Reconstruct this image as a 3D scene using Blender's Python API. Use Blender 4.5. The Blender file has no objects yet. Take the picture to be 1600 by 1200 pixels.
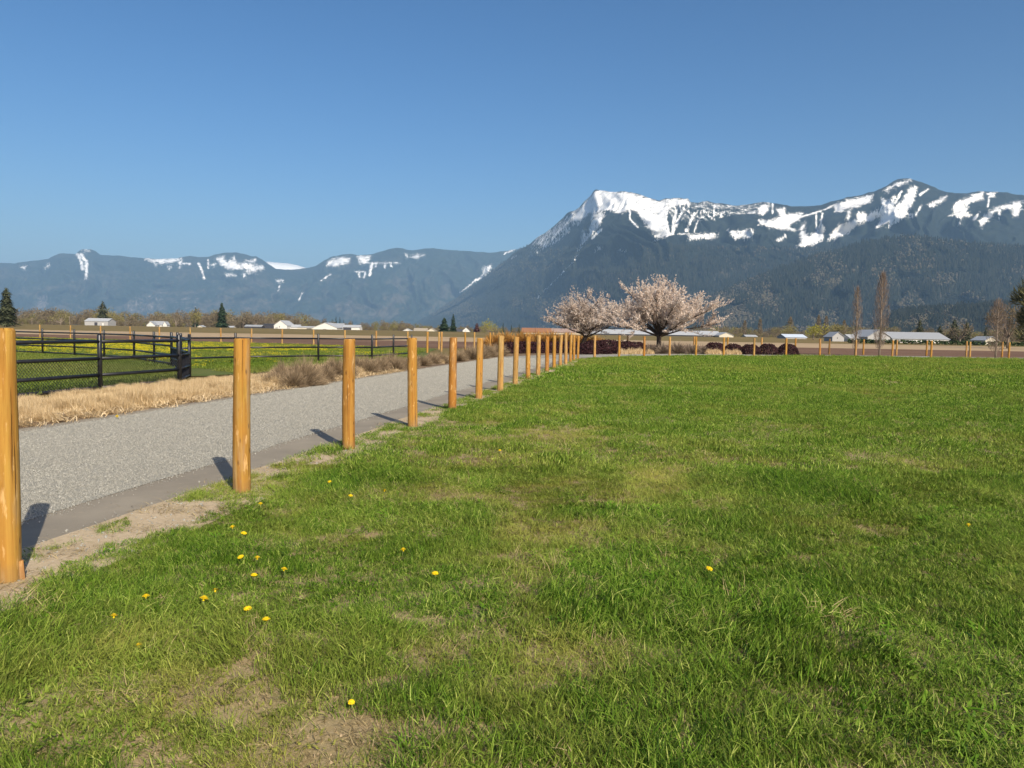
import bpy, math, random
import numpy as np
from mathutils import Vector, Matrix

R = math.radians
SC = bpy.context.scene
COL = SC.collection
random.seed(7)
rng = np.random.default_rng(11)

# ------------------------------------------------------------------ camera
CAM_H = 1.55
FPX = 1200.0                       # focal length in photograph pixels (1600 wide)
PITCH, ROLL = R(3.86), R(1.0)
cam_d = bpy.data.cameras.new('camera')
cam_d.sensor_width = 36.0
cam_d.lens = 36.0 * FPX / 1600.0
cam_d.clip_start = 0.05
cam_d.clip_end = 60000.0
cam = bpy.data.objects.new('camera', cam_d)
COL.objects.link(cam)
CAM_M = Matrix.Translation((0, 0, CAM_H)) @ Matrix.Rotation(R(90) - PITCH, 4, 'X') @ Matrix.Rotation(ROLL, 4, 'Z')
cam.matrix_world = CAM_M
SC.camera = cam
CR = np.array(CAM_M.to_3x3())

# ------------------------------------------------------------------ sky, sun, exposure
SUN_EL, SUN_ROT = R(35.0), R(153.0)     # behind the camera, to its right
world = bpy.data.worlds.new('World')
SC.world = world
world.use_nodes = True
wn = world.node_tree
wn.nodes.clear()
sky = wn.nodes.new('ShaderNodeTexSky')
sky.sky_type = 'NISHITA'
sky.sun_disc = False
sky.sun_elevation = SUN_EL
sky.sun_rotation = SUN_ROT
sky.altitude = 0
sky.air_density = 1.0
sky.dust_density = 2.0
sky.ozone_density = 3.0
bg = wn.nodes.new('ShaderNodeBackground')
bg.inputs['Strength'].default_value = 0.057
wo = wn.nodes.new('ShaderNodeOutputWorld')
gam = wn.nodes.new('ShaderNodeGamma'); gam.inputs[1].default_value = 1.25       # the phone's contrast, evenly over the whole sky
hsv = wn.nodes.new('ShaderNodeHueSaturation'); hsv.inputs['Saturation'].default_value = 1.2
wn.links.new(sky.outputs[0], gam.inputs[0]); wn.links.new(gam.outputs[0], hsv.inputs['Color']); wn.links.new(hsv.outputs[0], bg.inputs[0])
wn.links.new(bg.outputs[0], wo.inputs[0])

sun_d = bpy.data.lights.new('sun', 'SUN')
sun_d.energy = 5.0
sun_d.angle = R(0.5)
sun_d.color = (1.0, 0.91, 0.76)
sun = bpy.data.objects.new('sun', sun_d)
COL.objects.link(sun)
sv = Vector((math.sin(SUN_ROT) * math.cos(SUN_EL), math.cos(SUN_ROT) * math.cos(SUN_EL), math.sin(SUN_EL)))
sun.rotation_euler = sv.to_track_quat('Z', 'Y').to_euler()
sun.location = (20, -30, 40)

SC.view_settings.view_transform = 'Standard'
SC.view_settings.look = 'None'
SC.view_settings.gamma = 1.0
SC.view_settings.exposure = 0.5
SC.view_settings.use_curve_mapping = False
SC.cycles.max_bounces = 5
SC.cycles.diffuse_bounces = 2
SC.cycles.transmission_bounces = 3
SC.cycles.transparent_max_bounces = 8
SC.cycles.volume_bounces = 0
SC.cycles.use_denoising = True

HAZE_DENSITY = 4.8e-5

# ------------------------------------------------------------------ small maths
def ray(x, y):
    v = np.array([(x - 800.0) / FPX, (600.0 - y) / FPX, -1.0])
    return CR @ v

def at(x, y, Y):                      # world point seen at photo pixel (x, y), Y metres ahead
    d = ray(x, y)
    k = Y / d[1]
    return Vector((d[0] * k, Y, CAM_H + d[2] * k))

def gnd(x, y, z=0.0):                 # ground point under a photo pixel
    d = ray(x, y)
    k = (z - CAM_H) / d[2]
    return Vector((d[0] * k, d[1] * k, z))

def proj(P):                          # (n,3) world -> photo pixels
    q = (P - np.array([0, 0, CAM_H])) @ CR
    return np.stack([800 + FPX * q[:, 0] / -q[:, 2], 600 - FPX * q[:, 1] / -q[:, 2]], 1)

def horizon_y(x):
    return 519.0 + 0.01746 * (x - 800)

def xdir(x, Y):                       # world X of photo column x (on the horizon) at depth Y
    return at(x, horizon_y(x), Y).x

_perm = np.random.default_rng(5).random((256, 256)).astype(np.float64)
def vnoise(x, y, seed=0):
    x = np.asarray(x, float) + seed * 17.31
    y = np.asarray(y, float) + seed * 7.77
    xi = np.floor(x).astype(int); yi = np.floor(y).astype(int)
    fx = x - xi; fy = y - yi
    fx = fx * fx * (3 - 2 * fx); fy = fy * fy * (3 - 2 * fy)
    a = _perm[xi & 255, yi & 255]; b = _perm[(xi + 1) & 255, yi & 255]
    c = _perm[xi & 255, (yi + 1) & 255]; d = _perm[(xi + 1) & 255, (yi + 1) & 255]
    return (a * (1 - fx) + b * fx) * (1 - fy) + (c * (1 - fx) + d * fx) * fy

def fbm(x, y, octv=4, seed=0):
    s = 0; a = 0.5; t = 0
    for o in range(octv):
        s = s + a * vnoise(x * 2 ** o, y * 2 ** o, seed + o * 3); t += a; a *= 0.5
    return s / t

# ------------------------------------------------------------------ object helpers
def tag(o, label=None, cat=None, group=None, kind=None):
    if label: o['label'] = label
    if cat: o['category'] = cat
    if group: o['group'] = group
    if kind: o['kind'] = kind
    return o

def mesh(name, V, F, mats=(), smooth=False, mi=None):
    m = bpy.data.meshes.new(name)
    m.from_pydata([tuple(map(float, v)) for v in V], [], [tuple(map(int, f)) for f in F])
    for k in (mats if isinstance(mats, (list, tuple)) else [mats]):
        m.materials.append(k)
    if smooth:
        m.polygons.foreach_set('use_smooth', [True] * len(m.polygons))
    if mi is not None:
        m.polygons.foreach_set('material_index', list(map(int, mi)))
    m.update()
    return m

def obj(name, m, parent=None, loc=None, rz=0.0, scale=None):
    o = bpy.data.objects.new(name, m)
    COL.objects.link(o)
    if parent is not None: o.parent = parent
    if loc is not None: o.location = loc
    if rz: o.rotation_euler.z = rz
    if scale is not None: o.scale = scale
    return o

def empty(name, loc=(0, 0, 0), rz=0.0, scale=None):
    o = obj(name, None, None, loc, rz, scale)
    o.empty_display_size = 0.2
    return o

def copy_tree(o, parent=None):
    c = o.copy(); COL.objects.link(c)
    if parent is not None: c.parent = parent
    for ch in [k for k in bpy.data.objects if k.parent == o]:
        copy_tree(ch, c)
    return c

def set_float(m, name, arr, domain='POINT'):
    a = m.attributes.new(name, 'FLOAT', domain)
    a.data.foreach_set('value', np.asarray(arr, np.float32).ravel())

class MB:
    def __init__(s): s.V = []; s.F = []; s.A = []; s.M = []
    def add(s, V, F, a=0.5, mi=0):
        n = len(s.V); s.V.extend([tuple(v) for v in V]); s.F.extend([tuple(i + n for i in f) for f in F])
        s.A.extend([a] * len(V)); s.M.extend([mi] * len(F))
    def box(s, x0, x1, y0, y1, z0, z1, mi=0, a=.5):
        s.add([(x0,y0,z0),(x1,y0,z0),(x1,y1,z0),(x0,y1,z0),(x0,y0,z1),(x1,y0,z1),(x1,y1,z1),(x0,y1,z1)],
              [(0,3,2,1),(4,5,6,7),(0,1,5,4),(1,2,6,5),(2,3,7,6),(3,0,4,7)], a, mi)
    def tube(s, pts, rads, n=6, cap=True, a=.5, mi=0):
        pts = [Vector(p) for p in pts]; k = len(pts); V = []; F = []
        for i, p in enumerate(pts):
            d = (pts[min(i + 1, k - 1)] - pts[max(i - 1, 0)])
            d = d.normalized() if d.length > 1e-9 else Vector((0, 0, 1))
            ref = Vector((1, 0, 0)) if abs(d.z) > .8 else Vector((0, 0, 1))
            u = d.cross(ref).normalized(); w = d.cross(u).normalized()
            r = rads[i] if hasattr(rads, '__len__') else rads
            for j in range(n):
                t = 2 * math.pi * j / n
                V.append(p + u * (math.cos(t) * r) + w * (math.sin(t) * r))
        for i in range(k - 1):
            for j in range(n):
                a0 = i * n + j; a1 = i * n + (j + 1) % n
                F.append((a0, a0 + n, a1 + n, a1))
        if cap:
            F.append(tuple(range(n))); F.append(tuple((k - 1) * n + j for j in range(n - 1, -1, -1)))
        s.add(V, F, a, mi)
    def build(s, name, mats, smooth=False, attr=None):
        m = mesh(name, s.V, s.F, mats, smooth, s.M)
        if attr: set_float(m, attr, s.A)
        return m

# ------------------------------------------------------------------ materials
def nmat(name):
    m = bpy.data.materials.new(name); m.use_nodes = True
    nt = m.node_tree; nt.nodes.clear()
    out = nt.nodes.new('ShaderNodeOutputMaterial')
    return m, nt, out

class N:
    def __init__(s, nt): s.nt = nt
    def n(s, t, **kw):
        k = s.nt.nodes.new(t)
        for a, b in kw.items(): setattr(k, a, b)
        return k
    def l(s, a, b): s.nt.links.new(a, b)
    def tc(s, what='Object'):
        return s.n('ShaderNodeTexCoord').outputs[what]
    def pos(s): return s.n('ShaderNodeNewGeometry').outputs['Position']
    def mapping(s, vec, scale=(1, 1, 1), loc=(0, 0, 0)):
        k = s.n('ShaderNodeMapping'); k.inputs['Scale'].default_value = scale; k.inputs['Location'].default_value = loc
        s.l(vec, k.inputs['Vector']); return k.outputs[0]
    def noise(s, vec, scale, detail=4, rough=.55, dist=0):
        k = s.n('ShaderNodeTexNoise'); k.inputs['Scale'].default_value = scale; k.inputs['Detail'].default_value = detail
        k.inputs['Roughness'].default_value = rough; k.inputs['Distortion'].default_value = dist
        s.l(vec, k.inputs['Vector']); return k.outputs['Fac']
    def vor(s, vec, scale, feature='F1', out='Distance'):
        k = s.n('ShaderNodeTexVoronoi', feature=feature); k.inputs['Scale'].default_value = scale
        s.l(vec, k.inputs['Vector']); return k.outputs[out]
    def ramp(s, fac, stops):
        k = s.n('ShaderNodeValToRGB'); e = k.color_ramp.elements
        while len(e) < len(stops): e.new(0.5)
        for i, (p, c) in enumerate(stops):
            e[i].position = p; e[i].color = (*c, 1) if len(c) == 3 else c
        s.l(fac, k.inputs[0]); return k.outputs[0]
    def mix(s, f, a, b, mode='MIX'):
        k = s.n('ShaderNodeMix', data_type='RGBA', blend_type=mode)
        for inp, v in ((k.inputs[0], f), (k.inputs[6], a), (k.inputs[7], b)):
            if hasattr(v, 'is_linked') or hasattr(v, 'links'): s.l(v, inp)
            elif isinstance(v, (int, float)): inp.default_value = v
            else: inp.default_value = (*v, 1)
        return k.outputs[2]
    def math(s, op, a, b=0.0, c=None, clamp=False):
        k = s.n('ShaderNodeMath', operation=op, use_clamp=clamp)
        for i, v in enumerate((a, b, c)):
            if v is None: continue
            if hasattr(v, 'links'): s.l(v, k.inputs[i])
            else: k.inputs[i].default_value = v
        return k.outputs[0]
    def attr(s, name, typ='GEOMETRY', out='Fac'):
        k = s.n('ShaderNodeAttribute', attribute_name=name, attribute_type=typ); return k.outputs[out]
    def bump(s, h, strength, dist):
        k = s.n('ShaderNodeBump'); k.inputs['Strength'].default_value = strength; k.inputs['Distance'].default_value = dist
        s.l(h, k.inputs['Height']); return k.outputs[0]
    def bsdf(s, col, rough=.8, spec=.3, normal=None):
        k = s.n('ShaderNodeBsdfPrincipled')
        if hasattr(col, 'links'): s.l(col, k.inputs['Base Color'])
        else: k.inputs['Base Color'].default_value = (*col, 1)
        if hasattr(rough, 'links'): s.l(rough, k.inputs['Roughness'])
        else: k.inputs['Roughness'].default_value = rough
        k.inputs['Specular IOR Level'].default_value = spec
        if normal is not None: s.l(normal, k.inputs['Normal'])
        return k.outputs[0]

def simple(name, col, rough=.8, spec=.3, var=.25, scale=6.0, bump=0.0, coord='Object'):
    m, nt, out = nmat(name); g = N(nt)
    v = g.tc(coord) if coord != 'Pos' else g.pos()
    f = g.noise(v, scale, 5, .6)
    lo = tuple(c * (1 - var) for c in col); hi = tuple(min(1, c * (1 + var)) for c in col)
    c = g.ramp(f, [(.3, lo), (.7, hi)])
    nr = g.bump(f, bump, .02) if bump else None
    g.l(g.bsdf(c, rough, spec, nr), out.inputs[0])
    return m

def leafy(name, stops, dry=(.34, .27, .12), transl=.3, inst=True, rough=.55, spec=.25):
    m, nt, out = nmat(name); g = N(nt)
    c = g.ramp(g.attr('bv'), stops)
    if inst:
        c = g.mix(g.attr('tint', 'INSTANCER'), c, dry)
    b = g.bsdf(c, rough, spec)
    t = g.n('ShaderNodeBsdfTranslucent'); g.l(c, t.inputs[0])
    mx = g.n('ShaderNodeMixShader'); mx.inputs[0].default_value = transl
    g.l(b, mx.inputs[1]); g.l(t.outputs[0], mx.inputs[2]); g.l(mx.outputs[0], out.inputs[0])
    return m

M = {}
# --- grass
M['blade'] = leafy('grass_blade', [(0, (.016, .046, .008)), (.38, (.086, .182, .012)), (.75, (.205, .315, .036)), (1, (.44, .50, .12))], dry=(.38, .335, .08), spec=.08, transl=.26)
M['dryblade'] = leafy('dry_blade', [(0, (.20, .14, .06)), (1, (.46, .36, .18))], inst=False, transl=.15)
M['straw'] = leafy('straw', [(0, (.38, .25, .12)), (.5, (.66, .49, .27)), (1, (.80, .64, .41))], inst=False, transl=.2, rough=.6)
M['meadow'] = leafy('meadow_blade', [(0, (.05, .10, .008)), (1, (.18, .25, .025))], dry=(.30, .26, .08))
M['yellow'] = simple('dandelion_yellow', (.80, .56, .01), .6, .2, .12, 40)
M['stem'] = simple('dandelion_stem', (.16, .20, .06), .5, .3, .2, 30)

# --- ground surfaces
def ground_mat(name, a, b, c, s1, s2, bumpd, c2=None):
    m, nt, out = nmat(name); g = N(nt); p = g.pos()
    n1 = g.noise(p, s1, 6, .6); n2 = g.noise(p, s2, 5, .65)
    col = g.mix(g.ramp(n1, [(.35, (0, 0, 0)), (.65, (1, 1, 1))]), a, b)
    col = g.mix(g.math('MULTIPLY', g.ramp(n2, [(.45, (0, 0, 0)), (.7, (1, 1, 1))]), .7), col, c)
    h = g.math('ADD', n2, n1)
    g.l(g.bsdf(col, .92, .15, g.bump(h, .8, bumpd)), out.inputs[0])
    return m
M['lawn_soil'] = ground_mat('lawn_soil', (.25, .20, .095), (.34, .255, .14), (.44, .33, .20), 1.7, 90, .004)
M['dirt'] = ground_mat('dry_dirt', (.42, .325, .205), (.50, .395, .265), (.34, .25, .15), 2.0, 30, .012)
M['bed'] = ground_mat('bed_mulch', (.16, .11, .07), (.23, .16, .10), (.10, .07, .045), 2.2, 22, .04)
M['meadow_soil'] = ground_mat('meadow_soil', (.07, .11, .02), (.11, .13, .03), (.17, .14, .06), .5, 9, .03)
M['paddock_soil'] = ground_mat('paddock_soil', (.06, .105, .02), (.09, .13, .03), (.14, .13, .05), .6, 9, .03)
M['stubble'] = ground_mat('stubble', (.36, .26, .15), (.42, .31, .19), (.30, .21, .12), .05, .9, .05)
M['far_grass'] = ground_mat('far_grass', (.155, .115, .04), (.20, .14, .055), (.13, .11, .035), .02, .4, .05)

def furrow_mat():
    m, nt, out = nmat('ploughed_soil'); g = N(nt); p = g.pos()
    n1 = g.noise(p, .08, 5, .6); n2 = g.noise(p, 2.5, 6, .7)
    col = g.ramp(g.math('ADD', g.math('MULTIPLY', n1, .6), g.math('MULTIPLY', n2, .4)),
                 [(.35, (.13, .075, .05)), (.55, (.175, .105, .07)), (.7, (.22, .14, .095))])
    w = g.n('ShaderNodeTexWave', wave_type='BANDS', bands_direction='Y'); w.inputs['Scale'].default_value = .35
    w.inputs['Distortion'].default_value = 1.5; g.l(p, w.inputs['Vector'])
    h = g.math('ADD', w.outputs['Fac'], n2)
    g.l(g.bsdf(col, .95, .1, g.bump(h, .7, .15)), out.inputs[0]); return m
M['plough'] = furrow_mat()

def gravel_mat():
    m, nt, out = nmat('gravel'); g = N(nt); p = g.pos()
    v = g.n('ShaderNodeTexVoronoi'); v.inputs['Scale'].default_value = 75; g.l(p, v.inputs['Vector'])
    c1 = g.ramp(v.outputs['Color'], [(0, (.235, .222, .184)), (.5, (.315, .297, .248)), (1, (.41, .386, .325))])
    big = g.noise(p, .35, 5, .6)
    c = g.mix(g.math('MULTIPLY', big, .35), c1, (.31, .288, .235))
    h = g.math('SUBTRACT', 1.0, v.outputs['Distance'])
    g.l(g.bsdf(c, .9, .2, g.bump(h, 1.0, .012)), out.inputs[0]); return m
M['gravel'] = gravel_mat()
def stone_mat():
    m, nt, out = nmat('gravel_stone'); g = N(nt)
    c = g.ramp(g.attr('tint', 'INSTANCER'), [(0, (.225, .215, .186)), (.45, (.28, .268, .232)), (.85, (.335, .32, .278)), (1, (.42, .40, .35))])
    n = g.noise(g.tc(), 60, 3)
    c = g.mix(g.math('MULTIPLY', n, .3), c, (.33, .31, .27))
    g.l(g.bsdf(c, .85, .25), out.inputs[0]); return m
M['stone'] = stone_mat()
def concrete_mat():
    m, nt, out = nmat('edge_concrete'); g = N(nt); p = g.pos()
    n1 = g.noise(p, 1.3, 6, .6); n2 = g.noise(p, 90, 3, .6); n3 = g.noise(p, 14, 4, .7)
    c = g.ramp(n1, [(.3, (.20, .170, .128)), (.7, (.275, .235, .176))])
    c = g.mix(g.math('MULTIPLY', g.ramp(n2, [(.5, (0, 0, 0)), (.75, (1, 1, 1))]), .3), c, (.34, .31, .27))
    c = g.mix(g.math('MULTIPLY', g.ramp(n3, [(.62, (0, 0, 0)), (.72, (1, 1, 1))]), .5), c, (.36, .29, .20))
    g.l(g.bsdf(c, .85, .25, g.bump(n2, .3, .004)), out.inputs[0]); return m
M['concrete'] = concrete_mat()

# --- wood posts: Object Info colour carries each post's own tint
def wood_mat(name, end=False):
    m, nt, out = nmat(name); g = N(nt)
    oi = g.n('ShaderNodeObjectInfo')
    base = oi.outputs['Color']
    p = g.tc('Object')
    off = g.n('ShaderNodeVectorMath', operation='ADD'); g.l(p, off.inputs[0])
    cmb = g.n('ShaderNodeCombineXYZ')
    g.l(g.math('MULTIPLY', oi.outputs['Random'], 37.0), cmb.inputs[2]); g.l(cmb.outputs[0], off.inputs[1])
    v = off.outputs[0]
    if end:
        rings = g.n('ShaderNodeTexWave', wave_type='RINGS', rings_direction='Z'); rings.inputs['Scale'].default_value = 18
        rings.inputs['Distortion'].default_value = 2; g.l(p, rings.inputs['Vector'])
        c = g.mix(.8, base, g.ramp(rings.outputs['Fac'], [(0, (.20, .10, .035)), (1, (.36, .19, .07))]))
        g.l(g.bsdf(c, .85, .2), out.inputs[0]); return m
    grain = g.noise(g.mapping(v, (26, 26, 1.1)), 1.0, 6, .62, .6)
    fine = g.noise(g.mapping(v, (120, 120, 3)), 1.0, 3, .6)
    blot = g.noise(v, 2.6, 4, .55)
    c = g.mix(g.ramp(grain, [(.32, (1, 1, 1)), (.60, (0, 0, 0))]), base, g.mix(.8, base, (.19, .065, .012)))
    c = g.mix(g.ramp(blot, [(.40, (0, 0, 0)), (.62, (1, 1, 1))]), c, g.mix(.4, c, (.40, .18, .035)))
    pale = g.noise(g.mapping(v, (24, 24, 5.5), (3, 3, 3)), 1.0, 4, .6)
    c = g.mix(g.math('MULTIPLY', g.ramp(pale, [(.59, (0, 0, 0)), (.67, (1, 1, 1))]), .6), c, (.64, .40, .17))
    kn = g.n('ShaderNodeTexVoronoi'); kn.inputs['Scale'].default_value = 1.35
    g.l(g.mapping(v, (14, 14, 4.2)), kn.inputs['Vector'])
    kf = g.ramp(kn.outputs['Distance'], [(.08, (1, 1, 1)), (.2, (0, 0, 0))])
    c = g.mix(g.math('MULTIPLY', kf, .9), c, (.085, .035, .012))
    ck = g.noise(g.mapping(v, (55, 55, .9), (9, 2, 5)), 1.0, 3, .5)
    ckf = g.ramp(ck, [(.32, (1, 1, 1)), (.37, (0, 0, 0))])
    c = g.mix(g.math('MULTIPLY', ckf, .7), c, (.09, .04, .015))
    sx = g.n('ShaderNodeSeparateXYZ'); g.l(p, sx.inputs[0])
    dz = g.math('ADD', g.math('MULTIPLY', sx.outputs[2], -5.5), g.math('ADD', .35, g.math('MULTIPLY', g.noise(v, 9, 4, .6), 1.0)), clamp=True)
    c = g.mix(g.math('MULTIPLY', dz, .65), c, (.17, .12, .07))
    wz = g.noise(g.mapping(v, (9, 9, 1.6), (7, 1, 2)), 1.0, 5, .65)
    c = g.mix(g.math('MULTIPLY', g.ramp(wz, [(.52, (0, 0, 0)), (.70, (1, 1, 1))]), .45), c, (.36, .27, .16))
    h = g.math('SUBTRACT', g.math('ADD', g.math('MULTIPLY', grain, .6), g.math('MULTIPLY', fine, .25)), ckf)
    g.l(g.bsdf(c, .85, .12, g.bump(h, .8, .008)), out.inputs[0]); return m
M['wood'] = wood_mat('post_wood'); M['wood_end'] = wood_mat('post_end_grain', True)
def black_mat():
    m, nt, out = nmat('black_paint'); g = N(nt)
    n = g.noise(g.pos(), 6, 4, .6)
    c = g.ramp(n, [(.3, (.008, .008, .010)), (.7, (.02, .02, .023))])
    g.l(g.bsdf(c, .38, .5), out.inputs[0]); return m
M['black'] = black_mat()
M['bark'] = simple('bark', (.075, .055, .042), .9, .1, .4, 14, .5)
M['bark_pale'] = simple('bark_pale', (.24, .19, .145), .9, .1, .35, 20, .4)
M['blossom'] = leafy('blossom', [(0, (.40, .25, .16)), (.25, (.68, .53, .43)), (.7, (.86, .73, .62)), (1, (.92, .84, .76))], inst=False, transl=.4, rough=.7, spec=.1)
def foliage(name, lo, hi, transl=.2): 
    return leafy(name, [(0, lo), (1, hi)], inst=False, transl=transl, rough=.7, spec=.15)
M['brown_twig'] = foliage('brown_twig', (.12, .085, .052), (.40, .295, .185), .1)
M['grey_twig'] = foliage('grey_twig', (.15, .115, .085), (.34, .265, .20), .1)
M['barberry'] = foliage('barberry_leaf', (.016, .008, .010), (.075, .030, .032), .1)
M['orange_twig'] = foliage('orange_twig', (.24, .11, .03), (.55, .30, .08), .15)
M['poplar_twig'] = foliage('poplar_twig', (.13, .093, .07), (.27, .20, .15), .15)
M['bare_twig'] = foliage('bare_twig', (.11, .085, .055), (.25, .20, .125), .2)
M['olive_twig'] = foliage('olive_twig', (.13, .115, .04), (.31, .27, .10), .25)
M['willow'] = foliage('willow_leaf', (.22, .21, .03), (.46, .42, .07), .3)
M['conifer'] = foliage('conifer_needle', (.010, .022, .012), (.040, .065, .030), .1)
M['dusty_conifer'] = foliage('dusty_conifer', (.025, .032, .015), (.075, .08, .04), .1)
M['olive_green'] = foliage('olive_green_leaf', (.045, .05, .02), (.16, .15, .07), .2)
M['maroon'] = foliage('maroon_leaf', (.05, .02, .02), (.13, .06, .055), .15)
M['hedge'] = foliage('hedge_leaf', (.02, .04, .012), (.06, .09, .03), .15)
M['forest'] = None

def wall_mat(name, col, rough=.7):
    m, nt, out = nmat(name); g = N(nt); p = g.tc()
    w = g.n('ShaderNodeTexWave', wave_type='BANDS', bands_direction='X'); w.inputs['Scale'].default_value = 1.2
    g.l(p, w.inputs['Vector'])
    n = g.noise(p, .8, 5, .65)
    c = g.mix(g.math('MULTIPLY', n, .3), col, tuple(x * .72 for x in col))
    g.l(g.bsdf(c, rough, .3, g.bump(w.outputs['Fac'], .4, .03)), out.inputs[0]); return m
for nm, c in dict(w_white=(.62, .60, .56), w_cream=(.54, .49, .39), w_grey=(.36, .35, .34), w_dark=(.045, .045, .055), w_tan=(.48, .41, .30),
                  r_white=(.38, .39, .40), r_grey=(.30, .31, .325), r_dark=(.07, .07, .078), r_tan=(.34, .29, .22), r_rust=(.28, .135, .07),
                  r_pink=(.33, .235, .195), r_blue=(.52, .58, .66)).items():
    M[nm] = wall_mat(nm, c)
M['glass'] = simple('dark_window', (.03, .035, .045), .12, .5, .2, 2)

# ------------------------------------------------------------------ the fence line that shapes drive, bed and lawn
FX = [(-4.762, -6.0), (-3.725, 0.0), (-2.95, 4.48), (0.59, 25.0), (4.16, 45.6), (5.26, 48.3), (7.07, 50.5), (9.07, 52.6), (11.2, 54.6), (13.5, 56.4),
      (16.0, 58.0), (18.76, 59.4), (21.7, 60.6), (24.7, 61.6), (27.97, 62.4), (31.27, 63.0), (34.7, 63.5), (38.2, 64.0), (41.7, 64.4),
      (49, 65.0), (60, 65.5), (90, 66.0), (140, 66.5)]
FP = np.array(FX)
# dense, lightly smoothed
_d = []
for a, b in zip(FP[:-1], FP[1:]):
    k = max(2, int(np.hypot(*(b - a)) / .6))
    for t in np.linspace(0, 1, k, endpoint=False): _d.append(a + (b - a) * t)
_d.append(FP[-1]); FD = np.array(_d)
for _ in range(14):
    FD[1:-1] = FD[1:-1] * .5 + (FD[:-2] + FD[2:]) * .25
_t = np.gradient(FD, axis=0); _t /= np.linalg.norm(_t, axis=1)[:, None]
FN = np.stack([-_t[:, 1], _t[:, 0]], 1)          # to the left of travel: drive side
def offset(P):                                   # signed distance to the fence line, + on the drive side
    P = np.asarray(P, float); out = np.empty(len(P))
    for i in range(0, len(P), 4000):
        Q = P[i:i + 4000]
        d = ((Q[:, None, :] - FD[None]) ** 2).sum(2)
        j = d.argmin(1)
        out[i:i + 4000] = ((Q - FD[j]) * FN[j]).sum(1)
    return out

def strip(name, o0, o1, z, mat, label=None, sub=4, jit=0.0, zf=None, i0=0, i1=None):
    L = FD[i0:i1]; Nn = FN[i0:i1]; V = []; F = []; k = sub + 1
    for i, (p, n) in enumerate(zip(L, Nn)):
        for j in range(k):
            t = j / sub
            o = o0 + (o1 - o0) * t
            if jit and j in (0, sub):
                o += jit * (fbm(np.array([p[0] * 1.9 + 5 * j]), np.array([p[1] * 1.9]), 4, 3)[0] - .5) * 2
            zz = z + (zf(o) if zf else 0)
            V.append((p[0] + n[0] * o, p[1] + n[1] * o, zz))
    for i in range(len(L) - 1):
        for j in range(sub):
            a = i * k + j; F.append((a, a + k, a + k + 1, a + 1)[::-1])
    o = obj(name, mesh(name, V, F, mat)); o['kind'] = 'structure'
    return o

# ------------------------------------------------------------------ ground
def sheet(name, poly, z, mat):
    o = obj(name, mesh(name, [(x, y, z) for x, y in poly], [tuple(range(len(poly)))], mat)); o['kind'] = 'structure'; return o

# one sheet to the horizon, with the slow swell of the far field (its crest hides the foot of the farms)
_ys = np.concatenate([np.linspace(-60, 200, 27), np.linspace(220, 900, 40), np.linspace(1000, 22000, 40)])
_xs = np.concatenate([-np.geomspace(60, 18000, 26)[::-1], np.linspace(-50, 50, 11), np.geomspace(60, 18000, 26)])
def far_z(x, y):
    return 1.25 * np.exp(-((y - 470) / 130.0) ** 2) + .0 * x
V = []; F = []
for y in _ys:
    for x in _xs: V.append((x, y, far_z(x, y) - .012))
w = len(_xs)
for i in range(len(_ys) - 1):
    for j in range(w - 1):
        a = i * w + j; F.append((a, a + 1, a + w + 1, a + w))
g0 = obj('ground', mesh('ground', V, F, M['far_grass'])); g0['kind'] = 'structure'
sheet('stubble_field', [(-420, 112), (520, 116), (620, 245), (-560, 262)], .004, M['stubble'])
sheet('ploughed_field', [(-300, 90), (-54, 88), (-22, 76), (-8, 69.5), (3, 72.5), (30, 72), (330, 72.5), (420, 117), (-340, 113)], .008, M['plough'])
sheet('meadow', [(-120, 22), (-14, 22), (-9.6, 24), (-6.0, 34), (-5.0, 44), (-6.0, 56), (-6.5, 66), (-22, 75), (-54, 87), (-130, 90)], .012, M['meadow_soil'])
sheet('paddock_grass', [(-60, 6), (-12.2, 6), (-10.6, 15.6), (-10.0, 18.6), (-9.4, 21.6), (-9.97, 23.5), (-13.1, 29.5), (-14.7, 31.5), (-21.5, 37.7), (-26.5, 40.2), (-60, 50)], .018, M['paddock_soil'])
strip('planting_bed', 5.2, 8.2, .016, M['bed'], jit=.25)
strip('gravel_drive', 1.05, 4.98, .024, M['gravel'], jit=.05, zf=lambda o: .02 * max(0, 1 - ((o - 3) / 2) ** 2))
strip('concrete_edge', 0.34, 1.10, .021, M['concrete'], jit=.02)
strip('concrete_edge', 4.93, 5.28, .022, M['concrete'], jit=.03)
strip('dirt_verge', -.35, .44, .025, M['dirt'], jit=.06)

# lawn: a gently uneven sheet on the field side of the fence
def lawn_z(x, y):
    return .03 + .035 * (fbm(np.asarray(x) * .45, np.asarray(y) * .45, 3, 9) - .5) * 2
V = []; F = []
cols_off = np.concatenate([-np.array([.12, .3, .5, .7, 1.0]), -np.linspace(1.4, 12, 26), -np.linspace(13, 60, 24), -np.array([80., 120.])])
idx_end = int(np.argmax(FD[:, 0] > 60))
# simple grid clipped by the fence line
gx = np.arange(-6, 66, .5); gy = np.arange(-4, 67, .5)
GX, GY = np.meshgrid(gx, gy)
OFF = offset(np.stack([GX.ravel(), GY.ravel()], 1)).reshape(GX.shape)
vid = -np.ones(GX.shape, int)
PX = GX.copy(); PY = GY.copy()
keep = OFF < .38
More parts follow.
